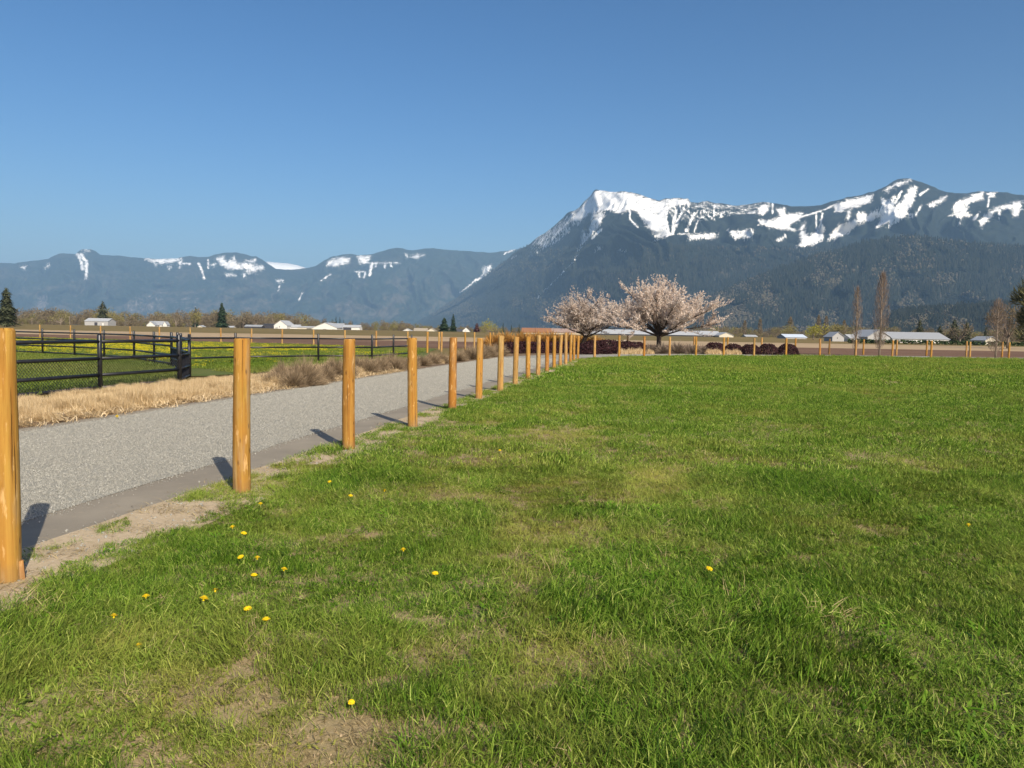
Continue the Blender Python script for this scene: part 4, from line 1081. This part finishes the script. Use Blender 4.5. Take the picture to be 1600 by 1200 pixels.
# ------------------------------------------------------------------ farm buildings
def gable(nm, label, px, wpx, Y, ye, yr, wall, roof, depth=9, turn=0, cat='building', feats=(), lean=None, base=0.0):
    """px centre column, wpx width in photo pixels; ye/yr photo rows of eave and ridge; turn=0 long side faces us, 1 gable faces us"""
    x = xdir(px, Y); w = wpx * Y / FPX; he = at(px, ye, Y).z; hr = at(px, yr, Y).z
    e = empty(nm, (x, Y, base)); b = MB(); rf = MB()
    L, D = (w / 2, depth / 2)
    if turn == 0:       # ridge along X
        b.add([(-L,-D,-1),(L,-D,-1),(L,D,-1),(-L,D,-1),(-L,-D,he),(L,-D,he),(L,D,he),(-L,D,he),(-L,0,hr),(L,0,hr)],
              [(0,1,5,4),(1,2,6,9,5),(2,3,7,6),(3,0,4,8,7)])
        ov = .35; th = .12; k = (hr - he) / D
        for s in (-1, 1):
            V = [(-L-ov, s*(D+ov), he-k*ov+.03), (L+ov, s*(D+ov), he-k*ov+.03), (L+ov, 0, hr+.03), (-L-ov, 0, hr+.03)]
            V += [(a_, b_, c_ + th) for a_, b_, c_ in V]; rf.add(V, [(0,1,2,3),(4,5,6,7),(0,1,5,4),(1,2,6,5),(2,3,7,6),(3,0,4,7)])
    else:               # ridge along Y, gable to us
        b.add([(-L,-D,-1),(L,-D,-1),(L,D,-1),(-L,D,-1),(-L,-D,he),(L,-D,he),(L,D,he),(-L,D,he),(0,-D,hr),(0,D,hr)],
              [(0,1,5,8,4),(1,2,6,5),(2,3,7,9,6),(3,0,4,7)])
        ov = .35; th = .12; k = (hr - he) / L
        for s in (-1, 1):
            V = [(s*(L+ov), -D-ov, he-k*ov+.03), (s*(L+ov), D+ov, he-k*ov+.03), (0, D+ov, hr+.03), (0, -D-ov, hr+.03)]
            V += [(a_, b_, c_ + th) for a_, b_, c_ in V]; rf.add(V, [(0,1,2,3),(4,5,6,7),(0,1,5,4),(1,2,6,5),(2,3,7,6),(3,0,4,7)])
    obj('wall', b.build('wall', M[wall]), e); obj('roof', rf.build('roof', M[roof]), e)
    for f, u0, u1, z0, z1, m_ in feats:      # fractions of the front
        t = MB(); t.box(-L + 2 * L * u0, -L + 2 * L * u1, -D - .06, -D + .02, z0 * he, z1 * he); obj(f, t.build(f, M[m_]), e)
    tag(e, label, cat, 'farm buildings across the valley'); return e
win = lambda u, z=.5: ('window', u, u + .05, z, z + .28, 'glass')
gable('barn', 'pale grey barn with light metal roof at the left', 157, 36, 600, 502, 497.5, 'w_grey', 'r_white', 12, 0, feats=[('door', .42, .55, .0, .8, 'w_dark'), ('door', .75, .82, .0, .7, 'w_white')])
gable('farmhouse', 'white farmhouse with grey roof and two gables', 246, 22, 610, 507.5, 502, 'w_white', 'r_grey', 8, 0, feats=[win(.2), win(.5), win(.75)])
gable('house_wing', 'white left gable wing of the two gabled farmhouse', 238, 13, 603, 508, 502.5, 'w_white', 'r_grey', 5, 1, feats=[win(.4, .3)])
gable('house_wing', 'white right gable wing of the two gabled farmhouse', 260, 6, 603, 507, 502.5, 'w_white', 'r_grey', 5, 1)
gable('shed', 'tiny pale roofed shed left of the tall dark conifer', 315, 8, 600, 510.5, 508.5, 'w_cream', 'r_white', 6, 1)
gable('shed', 'tiny pale roofed shed just right of the tall dark conifer', 362, 9, 600, 511.5, 509.5, 'w_cream', 'r_white', 6, 0)
gable('shed', 'dark low shed with pale roof above the second post', 398, 26, 590, 510.3, 507.8, 'w_dark', 'r_grey', 8, 0, feats=[('opening', .1, .5, .0, .9, 'w_dark')])
gable('shed', 'dark walled flat shed left of the white gabled barn', 424, 19, 600, 507.2, 506.2, 'w_dark', 'r_dark', 9, 0)
gable('barn', 'white barn with steep front gable and grey roof', 445, 20, 590, 508.5, 501, 'w_white', 'r_white', 22, 1, feats=[win(.4, .55), ('door', .1, .3, .0, .6, 'w_grey')])
gable('lean_to', 'low white lean-to on the right of the steep gabled barn', 462, 16, 592, 511.5, 507.5, 'w_white', 'r_white', 9, 0)
gable('shed', 'long low cream shed with dark openings between the white barns', 481, 28, 580, 511.8, 510, 'w_cream', 'r_white', 7, 0, feats=[('opening', .5, .78, .0, .75, 'w_dark')])
gable('barn', 'large white barn with broad low gable and dark doors', 514, 36, 575, 512, 504.5, 'w_white', 'r_white', 24, 1, feats=[('door', .42, .56, .0, .55, 'w_dark'), ('door', .80, .9, .0, .5, 'w_dark')])
gable('barn_wing', 'grey roofed wing to the right of the large white barn', 530, 16, 590, 510.5, 505.5, 'w_white', 'r_grey', 10, 0)
gable('machine_shed', 'white roofed machine shed with wide dark open front', 551, 26, 575, 511.5, 508, 'w_white', 'r_white', 10, 0, feats=[('opening', .02, .5, .0, .92, 'w_dark')])
gable('shed', 'small white domed shed left of the tan houses', 637, 14, 560, 517, 513.5, 'w_white', 'r_white', 7, 1)
gable('house', 'long tan low house left of the dark conifer pair', 658, 20, 555, 517, 513, 'w_tan', 'r_tan', 9, 0, feats=[win(.3), win(.7)])
gable('house', 'tan house with cream gable touching the dark conifer pair', 675, 14, 550, 517, 513, 'w_cream', 'r_tan', 9, 1)
gable('house', 'white gabled house with dark roof beside the maroon tree', 729, 11, 540, 516.5, 511.5, 'w_white', 'r_dark', 8, 1, feats=[win(.42, .7)])
gable('house_wing', 'dark roofed wing left of the white gabled house', 719, 12, 545, 518, 514.5, 'w_tan', 'r_dark', 8, 0)
gable('long_barn', 'rust orange roofed long barn behind the orange shrubs', 838, 44, 400, 519.5, 512.8, 'w_tan', 'r_rust', 12, 0)
gable('long_barn', 'dull pink roofed long barn left of the white one', 888, 56, 402, 519.5, 513.8, 'w_tan', 'r_pink', 12, 0)
gable('long_barn', 'very long low barn with white metal roof behind the larger cherry', 1018, 205, 410, 522.5, 516, 'w_dark', 'r_white', 14, 0)
gable('barn_end', 'cream gable at the right end of the very long white roofed barn', 1130, 22, 400, 524.2, 519.5, 'w_cream', 'r_white', 12, 1)
gable('shed', 'small pale shed right of the very long barn', 1171, 17, 430, 526, 523.5, 'w_cream', 'r_white', 8, 0)
gable('barn', 'pale blue roofed barn above the right lawn edge posts', 1237, 32, 380, 527, 522.5, 'w_grey', 'r_blue', 12, 0)
gable('house', 'grey house with white edged front gable right of the yellow green tree', 1303, 18, 300, 526, 519, 'w_grey', 'r_white', 8, 1, feats=[win(.4, .6)])
gable('barn', 'white roofed barn with grey gable behind the tallest columnar tree', 1358, 34, 300, 526, 515.5, 'w_grey', 'r_white', 16, 1)
gable('barn_wing', 'low white roofed wing on the left of the grey gabled barn', 1334, 26, 302, 528.5, 523, 'w_white', 'r_white', 9, 0)
gable('long_barn', 'long barn with light grey metal roof right of the tallest columnar tree', 1422, 86, 300, 529.5, 519.5, 'w_white', 'r_grey', 16, 0, feats=[('door', .52, .60, .0, .9, 'w_dark'), ('opening', .05, .35, .3, .8, 'w_grey')])
gable('house', 'small house with white front gable near the right picture edge', 1538, 19, 260, 531.5, 526, 'w_cream', 'r_white', 8, 1, feats=[win(.3, .4), win(.6, .4)])
# utility poles
for px, yt, Y, w_ in [(109, 494, 640, 'left of the grey barn'), (50, 497, 640, 'near the left edge conifer'), (1122, 506, 430, 'above the right end of the very long barn')]:
    H = at(px, yt, Y).z; e = empty('utility_pole', (xdir(px, Y), Y, 0)); t = MB(); t.tube([(0, 0, -.5), (0, 0, H)], [.22, .16], 6); obj('pole', t.build('pole', M['bark_pale']), e)
    t = MB(); t.box(-1.1, 1.1, -.1, .1, H - .9, H - .65); obj('crossarm', t.build('crossarm', M['bark_pale']), e); tag(e, 'thin utility pole ' + w_, 'utility pole', 'utility poles')

# ------------------------------------------------------------------ mountains
def mountain_mat(name, dark, light, brown, rock=(.30, .26, .24)):
    m, nt, out = nmat(name); g = N(nt); p = g.pos()
    n1 = g.noise(p, .0016, 7, .62); pv = g.mapping(p, (1, 1, .42)); n2 = g.noise(pv, .012, 6, .7); n3 = g.noise(pv, .06, 6, .8); ns = g.noise(g.mapping(p, (1, 1, .5), (900, 300, 77)), .013, 8, .78)
    c = g.mix(g.ramp(n2, [(.36, (0, 0, 0)), (.66, (1, 1, 1))]), dark, light)
    c = g.mix(g.math('MULTIPLY', g.ramp(g.math('ADD', g.math('MULTIPLY', n1, .6), g.math('MULTIPLY', n2, .4)), [(.50, (0, 0, 0)), (.62, (1, 1, 1))]), g.attr('brown')), c, brown)
    rk = g.math('ADD', g.attr('rock'), g.math('ADD', g.math('MULTIPLY', g.math('SUBTRACT', ns, .5), 2.6), g.math('MULTIPLY', g.math('SUBTRACT', n3, .5), 1.5)))
    c = g.mix(g.ramp(rk, [(.44, (0, 0, 0)), (.80, (1, 1, 1))]), c, g.mix(n3, rock, tuple(x * .6 for x in rock)))
    sn = g.math('ADD', g.attr('snow'), g.math('ADD', g.math('MULTIPLY', g.math('SUBTRACT', ns, .5), 2.6), g.math('MULTIPLY', g.math('SUBTRACT', n3, .5), 2.8)))
    c = g.mix(g.ramp(sn, [(.485, (0, 0, 0)), (.515, (1, 1, 1))]), c, (.92, .90, .86))
    h = g.math('ADD', n2, g.math('MULTIPLY', n3, .4))
    g.l(g.bsdf(c, .9, .1, g.bump(h, .55, 40)), out.inputs[0]); return m

def sd_poly(P, poly):
    poly = np.array(poly, float); d = np.full(len(P), 1e9); ins = np.zeros(len(P), bool); j = len(poly) - 1
    for i in range(len(poly)):
        a = poly[j]; b = poly[i]; e = b - a; w_ = P - a; t = np.clip((w_ @ e) / max(1e-9, e @ e), 0, 1)
        d = np.minimum(d, np.hypot(*(w_ - t[:, None] * e).T))
        c = ((a[1] > P[:, 1]) != (b[1] > P[:, 1])) & (P[:, 0] < (b[0] - a[0]) * (P[:, 1] - a[1]) / (b[1] - a[1] + 1e-12) + a[0]); ins ^= c; j = i
    return np.where(ins, d, -d)
def sd_line(P, line, w_):
    line = np.array(line, float); d = np.full(len(P), 1e9)
    for a, b in zip(line[:-1], line[1:]):
        e = b - a; q = P - a; t = np.clip((q @ e) / max(1e-9, e @ e), 0, 1); d = np.minimum(d, np.hypot(*(q - t[:, None] * e).T))
    return w_ / 2 - d

def zr(ox, oy, s, pts): return [(ox + x / s, oy + y / s) for x, y in pts]
SNOW_C = [  # (photo outline, fullness)
 (zr(800,260,4,[(505,160),(550,146),(620,158),(740,163),(800,183),(860,203),(920,218),(960,208),(1030,201),(1100,208),(1118,240),(1040,248),(985,262),(965,300),(975,400),(985,425),(945,450),(905,450),(880,410),(830,360),(800,325),(780,285),(740,268),(700,290),(640,288),(570,272),(520,292),(460,312),(410,345),(375,340),(400,290),(450,235)]),.84),
 (zr(800,260,4,[(430,255),(330,325),(250,395),(180,430),(120,490),(112,552),(160,542),(205,505),(260,482),(315,442),(380,372),(440,340)]),.50),
 (zr(800,260,4,[(500,310),(560,285),(575,300),(545,370),(500,420),(455,470),(420,530),(385,600),(376,600),(410,530),(440,470),(480,420),(490,360)]),.75),
 (zr(800,260,4,[(1100,428),(1280,412),(1275,445),(1110,457)]),.85),(zr(800,260,4,[(1340,398),(1420,405),(1505,392),(1500,452),(1400,452)]),.72),
 (zr(800,260,4,[(970,265),(1100,245),(1200,225),(1260,240),(1380,240),(1500,250),(1600,220),(1600,262),(1500,290),(1380,290),(1280,320),(1160,340),(1020,330)]),.36),
 (zr(800,260,4,[(440,400),(460,420),(450,475),(440,470)]),.7),(zr(800,260,4,[(520,515),(560,500),(555,515),(525,527)]),.7),(zr(800,260,4,[(672,520),(715,520),(712,540),(690,530)]),.6),
 (zr(1180,260,3.81,[(5,262),(50,218),(88,235),(72,268),(35,292)]),.9),
 (zr(1180,260,3.81,[(128,258),(175,248),(185,283),(278,278),(262,322),(205,350),(243,382),(110,365),(18,338),(28,320),(110,318),(150,300)]),.88),
 (zr(1180,260,3.81,[(262,372),(298,328),(285,385),(322,410),(370,388),(388,348),(418,358),(412,400),(392,442),(330,467),(270,492),(232,497),(275,450)]),.9),
 (zr(1180,260,3.81,[(466,228),(560,203),(702,168),(692,207),(600,242),(480,272)]),.85),
 (zr(1180,260,3.81,[(438,434),(458,372),(540,335),(552,262),(565,262),(562,320),(600,322),(615,268),(672,290),(640,332),(562,392),(492,422)]),.95),
 (zr(1180,260,3.81,[(648,328),(700,270),(750,245),(755,190),(775,200),(800,200),(832,170),(825,238),(870,212),(918,130),(962,122),(955,180),(932,232),(902,292),(852,332),(792,364),(775,370),(790,340),(718,364),(742,310)]),.88),
 (zr(1180,260,3.81,[(768,142),(800,123),(860,88),(922,78),(905,102),(835,117),(790,152)]),.85),
 (zr(1180,260,3.81,[(1022,232),(1070,205),(1142,178),(1112,212),(1040,252)]),.8),
 (zr(1180,260,3.81,[(1178,232),(1250,190),(1355,152),(1352,192),(1272,222),(1258,268),(1295,290),(1222,312),(1180,292)]),.84),
 (zr(1180,260,3.81,[(1335,322),(1398,265),(1460,240),(1540,215),(1588,208),(1572,292),(1538,302),(1528,252),(1450,258),(1400,302),(1350,358)]),.9),
 (zr(1180,260,3.81,[(912,292),(962,273),(942,300),(915,307)]),.85),(zr(1180,260,3.81,[(130,440),(180,412),(172,430),(140,447)]),.8),(zr(1180,260,3.81,[(1200,340),(1222,320),(1215,345)]),.8),
 (zr(1180,260,3.81,[(1385,160),(1435,155),(1420,175),(1390,180)]),.6),(zr(1180,260,3.81,[(855,430),(875,410),(898,430),(890,445)]),.5),
]
SNOW_C_LINES = [(zr(800,260,4,l),w_) for l,w_ in [([(1075,262),(1040,330),(1003,420)],4),([(1030,270),(1010,350),(1000,420)],4),([(1140,290),(1110,360),(1088,402)],4),([(1165,330),(1140,402)],2.5),([(900,240),(915,330),(942,405)],4),([(960,270),(965,350),(980,420)],5),
   ([(735,275),(740,330),(790,385)],2.6),([(560,395),(500,450)],3),([(380,600),(300,680),(160,820)],1.4),([(880,470),(1000,425),(1100,420)],1.8),([(1265,245),(1262,310)],2.4),([(0,575),(22,560)],3.5)]] + \
  [(zr(1180,260,3.81,l),w_) for l,w_ in [([(400,282),(385,385)],3),([(362,282),(366,372)],2),([(870,150),(835,220)],3),([(1395,170),(1385,240)],2.5),([(1455,255),(1450,320)],3),([(1300,318),(1340,268)],4),([(955,290),(990,232)],2.5),([(980,170),(1030,135)],3),([(280,300),(420,255),(470,230)],2.5),([(105,220),(103,280)],2),([(1180,290),(1150,295)],2)]]
SNOW_L = [(zr(0,360,4,p),f) for p,f in [([(905,172),(935,178),(1000,178),(1130,170),(1120,192),(1010,207),(930,188)],.8),([(1108,188),(1138,192),(1125,238)],.8),([(1348,175),(1395,163),(1420,200),(1462,172),(1482,210),(1540,198),(1605,232),(1605,262),(1520,242),(1430,242),(1380,212)],.9),
   ([(1545,190),(1592,183),(1592,207)],.8),([(1410,272),(1475,278),(1460,288),(1420,285)],.55),([(130,232),(165,225),(155,243)],.7),([(285,230),(305,208),(300,228)],.7),([(1050,230),(1068,225),(1062,240)],.6),([(965,212),(985,210),(975,224)],.6),([(1325,215),(1345,208),(1338,226)],.6),([(1535,250),(1600,255),(1600,265),(1540,266)],.7),([(1520,270),(1535,268),(1528,290)],.6),([(520,122),(560,128),(530,135)],.5)]] + \
  [(zr(400,360,3.81,p),f) for p,f in [([(428,182),(500,163),(558,163),(552,192),(470,212),(428,207)],.8),([(603,153),(682,153),(662,192),(620,197)],.75),([(0,208),(40,213),(48,232),(0,232)],.8),([(1342,270),(1358,220),(1402,208),(1400,225),(1378,252)],.9),([(120,296),(160,300),(158,306),(122,304)],.6),([(895,145),(912,155),(900,158)],.6),([(920,155),(1000,145),(960,165)],.6)]]
SNOW_L_LINES = [(zr(0,360,4,l),w_) for l,w_ in [([(482,148),(505,185),(515,240)],5),([(505,150),(540,190),(541,250),(537,300)],4.5),([(1240,205),(1262,250),(1276,303)],3),([(1300,185),(1302,235)],2.4),([(1140,205),(1190,210)],2)]] + \
  [(zr(400,360,3.81,l),w_) for l,w_ in [([(692,195),(677,265)],4),([(640,194),(860,194)],1.5),([(715,198),(712,222)],2.2),([(770,198),(766,222)],2.2),([(800,200),(805,214)],2.5),([(612,245),(616,275)],3),([(590,245),(655,247)],1.4),([(652,255),(642,278)],2.5),([(1440,228),(1370,265),(1300,302)],2.6),([(1300,302),(1215,370)],1.4),([(1495,195),(1545,152)],3.5),([(1480,140),(1540,110),(1600,80)],2.2),([(445,260),(385,300)],1.6),([(278,372),(256,415)],1.6),([(140,330),(132,365)],1.4)]]
ROCK_L = [(zr(0,360,4,p),f) for p,f in [([(255,395),(295,400),(300,460),(280,490),(165,492),(225,470)],.62),([(780,470),(900,385),(1010,390),(1040,500),(960,520),(800,510)],.40),([(1080,480),(1150,415),(1235,425),(1225,510),(1110,520)],.42)]] + [(zr(400,360,3.81,p),f) for p,f in [([(535,440),(570,425),(545,455)],.6),([(1200,375),(1290,300),(1330,290),(1250,350)],.6)]]
ROCK_C = [(zr(800,260,4,p),f) for p,f in [([(260,390),(320,335),(370,370),(330,430),(240,440),(120,540),(60,600),(150,480)],.75),([(465,690),(520,620),(510,650),(480,700)],.46),([(580,700),(630,660),(620,720),(585,740)],.46)]] + [(zr(400,360,3.81,p),f) for p,f in [([(1200,375),(1290,300),(1420,235),(1330,310),(1250,365)],.6)]]

def smooth_line(pts, xs):
    p = np.array(pts, float); return np.interp(xs, p[:, 0], p[:, 1])
def mountain(name, label, sky_pts, Dr, Db, x0, x1, nx, nv, mat, snow=(), snow_l=(), rock=(), amp=.10, seed=0, rough=1.2, prof=1.15, spur=26.0, back=1800.0, flank=None):
    xs = np.linspace(x0, x1, nx); yk = smooth_line(sky_pts, xs) + rough * (fbm(xs / 9.0, xs * 0 + seed, 4, seed) - .5) * 2
    if flank:                                                     # the left flank runs away from us
        t_ = np.clip((flank[1] - xs) / (flank[1] - flank[0]), 0, 1); t_ = t_ * t_ * (3 - 2 * t_)
        Dr = Dr + flank[2] * t_; Db = Db + flank[2] * .95 * t_
    dirs = np.array([ray(x, y) for x, y in zip(xs, yk)])
    k = Dr / dirs[:, 1]; crest = dirs * k[:, None] + np.array([0, 0, CAM_H])
    Hc = crest[:, 2]; az = crest[:, :2] / np.reshape(Dr, (-1, 1))                       # per metre of depth
    vs = np.linspace(0, 1, nv); vs = vs ** .9
    P = np.zeros((nv + 4, nx, 3)); U = xs / spur
    for i, v in enumerate(vs):
        d = Db + (Dr - Db) * v; warp = 2.2 * (fbm(U * .6, U * 0 + v * 4, 3, seed + 5) - .5) * 2
        r1 = 1 - np.abs(2 * fbm(U + warp, U * 0 + v * 2.4, 3, seed + 1) - 1); r2 = 1 - np.abs(2 * fbm(U * 3.1 + warp * 2, U * 0 + v * 7, 3, seed + 2) - 1)
        wgt = math.sin(math.pi * min(1, v * .97 + .0)) ** .7 if 0 < v < 1 else 0
        n_ = (r1 - .55) * 1.0 + (r2 - .55) * .42 + (fbm(U * 9, U * 0 + v * 40, 3, seed + 3) - .5) * .22
        h = Hc * (v ** prof) + Hc * amp * n_ * wgt
        dd = d + (Dr - Db) * .16 * (r1 - .55) * -wgt
        P[i, :, 0] = az[:, 0] * dd; P[i, :, 1] = dd; P[i, :, 2] = np.where(v == 0, -40, h)
    for q in range(4):                                             # the slope behind the crest
        t = (q + 1) / 4; d = Dr + back * t; P[nv + q, :, 0] = az[:, 0] * d; P[nv + q, :, 1] = d; P[nv + q, :, 2] = Hc * (1 - .85 * t) - 20
    nr = nv + 4
    V = P.reshape(-1, 3); Q = proj(V)
    I = np.arange(nr * nx).reshape(nr, nx)
    F = np.stack([I[:-1, :-1], I[:-1, 1:], I[1:, 1:], I[1:, :-1]], -1).reshape(-1, 4)
    m = bpy.data.meshes.new(name)
    m.vertices.add(len(V)); m.vertices.foreach_set('co', V.astype(np.float32).ravel())
    m.loops.add(F.size); m.loops.foreach_set('vertex_index', F.astype(np.int32).ravel())
    m.polygons.add(len(F)); m.polygons.foreach_set('loop_start', np.arange(0, F.size, 4, dtype=np.int32))
    m.update(calc_edges=True); m.validate(); m.materials.append(mat)
    m.polygons.foreach_set('use_smooth', [True] * len(F))
    sn = np.full(len(V), -.6)
    for poly, f in snow: sn = np.maximum(sn, np.clip(sd_poly(Q, poly) / 9.0, -1.2, (f - .5) * 1.05) + .46)
    for ln, w_ in snow_l: sn = np.maximum(sn, np.clip(sd_line(Q, ln, w_) / 3.6, -1, .34) + .46)
    rk = np.full(len(V), -.6)
    for poly, f in rock: rk = np.maximum(rk, np.clip(sd_poly(Q, poly) / 16.0, -1, (f - .42) * 1.0) + .40)
    set_float(m, 'snow', sn); set_float(m, 'rock', rk)
    set_float(m, 'brown', np.clip((Q[:, 1] - 380) / 90.0, 0, 1))
    o = obj(name, m); o['kind'] = 'structure'; o['label'] = label
    return o, P, Q

SK_L = [(-260,410),(-120,414),(0,411),(20,411.5),(50,408),(75,405),(85,399),(92,396),(105,396.5),(118,397),(123,392),(130,389.5),(142,389),(150,393),(156,398),(180,399.5),(205,402),(225,404),(250,405),(275,404),(285,402),(297,400),(310,401.5),(325,401),(335,398),(350,395),(370,394),(382,397),(392,400),(400,400.5),(410,406),(420,413),(432,420),(445,421.5),(460,421),(480,419),(495,415),(505,408),(520,401),(535,397.5),(550,397),(560,399),(580,397),(600,392),(615,388),(622,387),(635,390),(645,391.5),(660,389),(675,387.5),(690,390),(710,391),(735,393),(770,394.5),(795,392),(820,386),(850,385),(1000,390)]
SK_C = [(560,540),(600,528),(640,512),(680,488),(715,466),(745,443),(775,418),(795,403),(806,393),(826,383),(838,372),(850,365),(866,353),(886,335),(905,326),(912,317),(924,304),(928,299),(935,297),(945,298),(955,300),(975,301),(985,302),(1000,306),(1015,312),(1030,315),(1040,312),(1055,311),(1075,312),(1079,318),(1090,319),(1105,316.5),(1118,320),(1150,322),(1165,320),(1185,317),(1200,316),(1210,318),(1235,323),(1265,322),(1282,321),(1297,315),(1320,310),(1350,305),(1375,297),(1385,292),(1400,283),(1412,279.5),(1422,280),(1435,284),(1455,292),(1475,299),(1493,304),(1510,302),(1530,299),(1548,299.5),(1575,301),(1590,306),(1610,309),(1700,318),(1900,330)]
SK_F = [(940,548),(1000,520),(1050,492),(1100,470),(1150,448),(1190,432),(1230,416),(1270,402),(1310,392),(1345,381),(1380,374),(1420,371),(1460,374),(1500,380),(1550,384),(1600,388),(1700,392),(1900,400)]
SK_H = [(1290,540),(1340,524),(1370,505),(1395,490),(1425,481),(1460,479),(1500,477),(1540,474),(1600,470),(1750,462),(1900,470)]
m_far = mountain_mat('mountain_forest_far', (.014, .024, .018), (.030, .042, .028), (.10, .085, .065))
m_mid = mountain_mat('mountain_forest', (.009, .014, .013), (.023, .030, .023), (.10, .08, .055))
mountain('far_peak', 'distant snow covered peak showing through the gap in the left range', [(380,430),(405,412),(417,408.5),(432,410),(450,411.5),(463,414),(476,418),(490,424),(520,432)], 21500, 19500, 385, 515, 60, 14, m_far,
         snow=[([(370, 380), (530, 380), (530, 450), (370, 450)], 1.4)], amp=.02, seed=2, rough=.4)
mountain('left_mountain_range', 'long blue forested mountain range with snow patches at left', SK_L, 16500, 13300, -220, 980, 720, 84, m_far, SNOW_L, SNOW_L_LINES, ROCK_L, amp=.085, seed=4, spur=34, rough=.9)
_, PC, QC = mountain('snow_mountain', 'snow capped mountain with bare rocky summit and long snowy ridge at right', SK_C, 8000, 5200, 562, 1860, 830, 130, m_mid, SNOW_C, SNOW_C_LINES, ROCK_C, amp=.095, seed=7, flank=(600, 1050, 5600), spur=64, rough=1.0)
_, PF, QF = mountain('forested_spur', 'lower dark forested mountain spur in front of the right ridge', SK_F, 5200, 4000, 945, 1860, 560, 60, m_mid, [(zr(1180,260,3.81,[(570,505),(620,495),(600,508)]),.6),(zr(1180,260,3.81,[(595,560),(630,560),(615,570)]),.6)], (), (), amp=.07, seed=13, spur=52, rough=1.6, prof=1.05, back=900)
_, PH, QH = mountain('wooded_hill', 'low wooded hill at the foot of the mountains at right', SK_H, 2900, 2400, 1295, 1860, 340, 30, m_mid, (), (), (), amp=.05, seed=19, spur=40, rough=1.6, prof=.9, back=500)

# conifers standing on the nearer slopes
def spruce(seed, mat):
    r = random.Random(seed); b = MB()
    for k in range(3):
        z0 = .12 + k * .26; z1 = z0 + .42; q = .19 - .045 * k; nn = 6; o = r.uniform(0, 1)
        V = [(q * r.uniform(.8, 1.15) * math.cos(o + 6.283 * j / nn), q * r.uniform(.8, 1.15) * math.sin(o + 6.283 * j / nn), z0) for j in range(nn)] + [(0, 0, min(1, z1))]
        b.add(V, [(j, (j + 1) % nn, nn) for j in range(nn)], r.uniform(.2, .8))
    return b.build('spruce', mat, attr='bv')
def round_tree(seed, mat):
    r = random.Random(seed); b = MB()
    for k in range(26):
        v = Vector((r.gauss(0, 1), r.gauss(0, 1), r.gauss(0, 1))).normalized(); p = Vector((v.x * .27, v.y * .27, .55 + v.z * .36)); u = v.orthogonal().normalized() * .16; w_ = v.cross(u).normalized() * .16
        b.add([p - u, p + w_, p + u, p - w_], [(0, 1, 2, 3)], r.random())
    return b.build('round_tree', mat, attr='bv')
M['far_spruce'] = leafy('far_spruce', [(0, (.007, .012, .010)), (1, (.025, .033, .023))], dry=(.05, .047, .032), transl=.05, rough=.9, spec=.05)
M['far_bare'] = leafy('far_bare', [(0, (.075, .062, .044)), (1, (.155, .13, .09))], dry=(.10, .10, .055), transl=.1, rough=.9, spec=.05)
slope_set = protos('slope_set', [spruce(s, M['far_spruce']) for s in range(3)] + [round_tree(s, M['far_bare']) for s in range(2)])
def plant_slope(nm, label, P, Q, n, ymin, seed, h0, h1, bare_amt):
    r = np.random.default_rng(seed); nr, nx = P.shape[:2]; nr -= 5
    i = r.random(n) * (nr - 1); j = r.random(n) * (nx - 1); i0 = i.astype(int); j0 = j.astype(int); a = (i - i0)[:, None]; b_ = (j - j0)[:, None]
    p = P[i0, j0] * (1 - a) * (1 - b_) + P[i0 + 1, j0] * a * (1 - b_) + P[i0, j0 + 1] * (1 - a) * b_ + P[i0 + 1, j0 + 1] * a * b_
    q = proj(p); patch = fbm(q[:, 0] / 46, q[:, 1] / 30, 4, seed)
    k = (q[:, 1] > ymin + 18 * (patch - .5)) & (q[:, 0] > -40) & (q[:, 0] < 1660) & (p[:, 2] > -5)
    p, q, patch = p[k], q[k], patch[k]; m = len(p)
    low = np.clip((q[:, 1] - 400) / 100, 0, 1); bare = r.random(m) < np.clip((patch - .5) * 5, 0, 1) * bare_amt * (.35 + .65 * low)
    h = r.uniform(h0, h1, m) * np.where(bare, .75, 1); w_ = h * r.uniform(.8, 1.25, m)
    p[:, 2] -= 2
    scatter(nm, p, np.stack([np.zeros(m), np.zeros(m), r.random(m) * 6.28], 1), np.stack([w_, w_, h], 1), np.where(bare, 3 + r.integers(0, 2, m), r.integers(0, 3, m)), np.clip(r.normal(.25, .2, m), 0, 1), slope_set, label, 'forest')
plant_slope('spur_forest', 'conifer forest with brown bare trees on the lower right spur', PF, QF, 46000, 360, 3, 20, 44, 1.1)
plant_slope('mountain_forest', 'dark conifer forest on the lower slopes of the snow capped mountain', PC, QC, 60000, 385, 4, 24, 46, .8)
plant_slope('hill_forest', 'brown and dark mixed forest on the low hill at right', PH, QH, 9000, 380, 5, 12, 22, 1.4)

# ------------------------------------------------------------------ the air of the valley
hx, hy0, hy1, hz0, hz1 = 19500, -3000, 25500, -160.0, 2080.0
b = MB(); b.box(-hx, hx, hy0, hy1, hz0, hz1)
hm, nt, out = nmat('haze_air'); vol = nt.nodes.new('ShaderNodeVolumePrincipled')
vol.inputs['Color'].default_value = (.40, .67, 1.0, 1); vol.inputs['Density'].default_value = HAZE_DENSITY; vol.inputs['Anisotropy'].default_value = 0.0
nt.links.new(vol.outputs[0], out.inputs['Volume'])
hz = obj('haze', b.build('haze', hm)); tag(hz, 'thin blue haze filling the valley', 'haze', None, 'stuff')
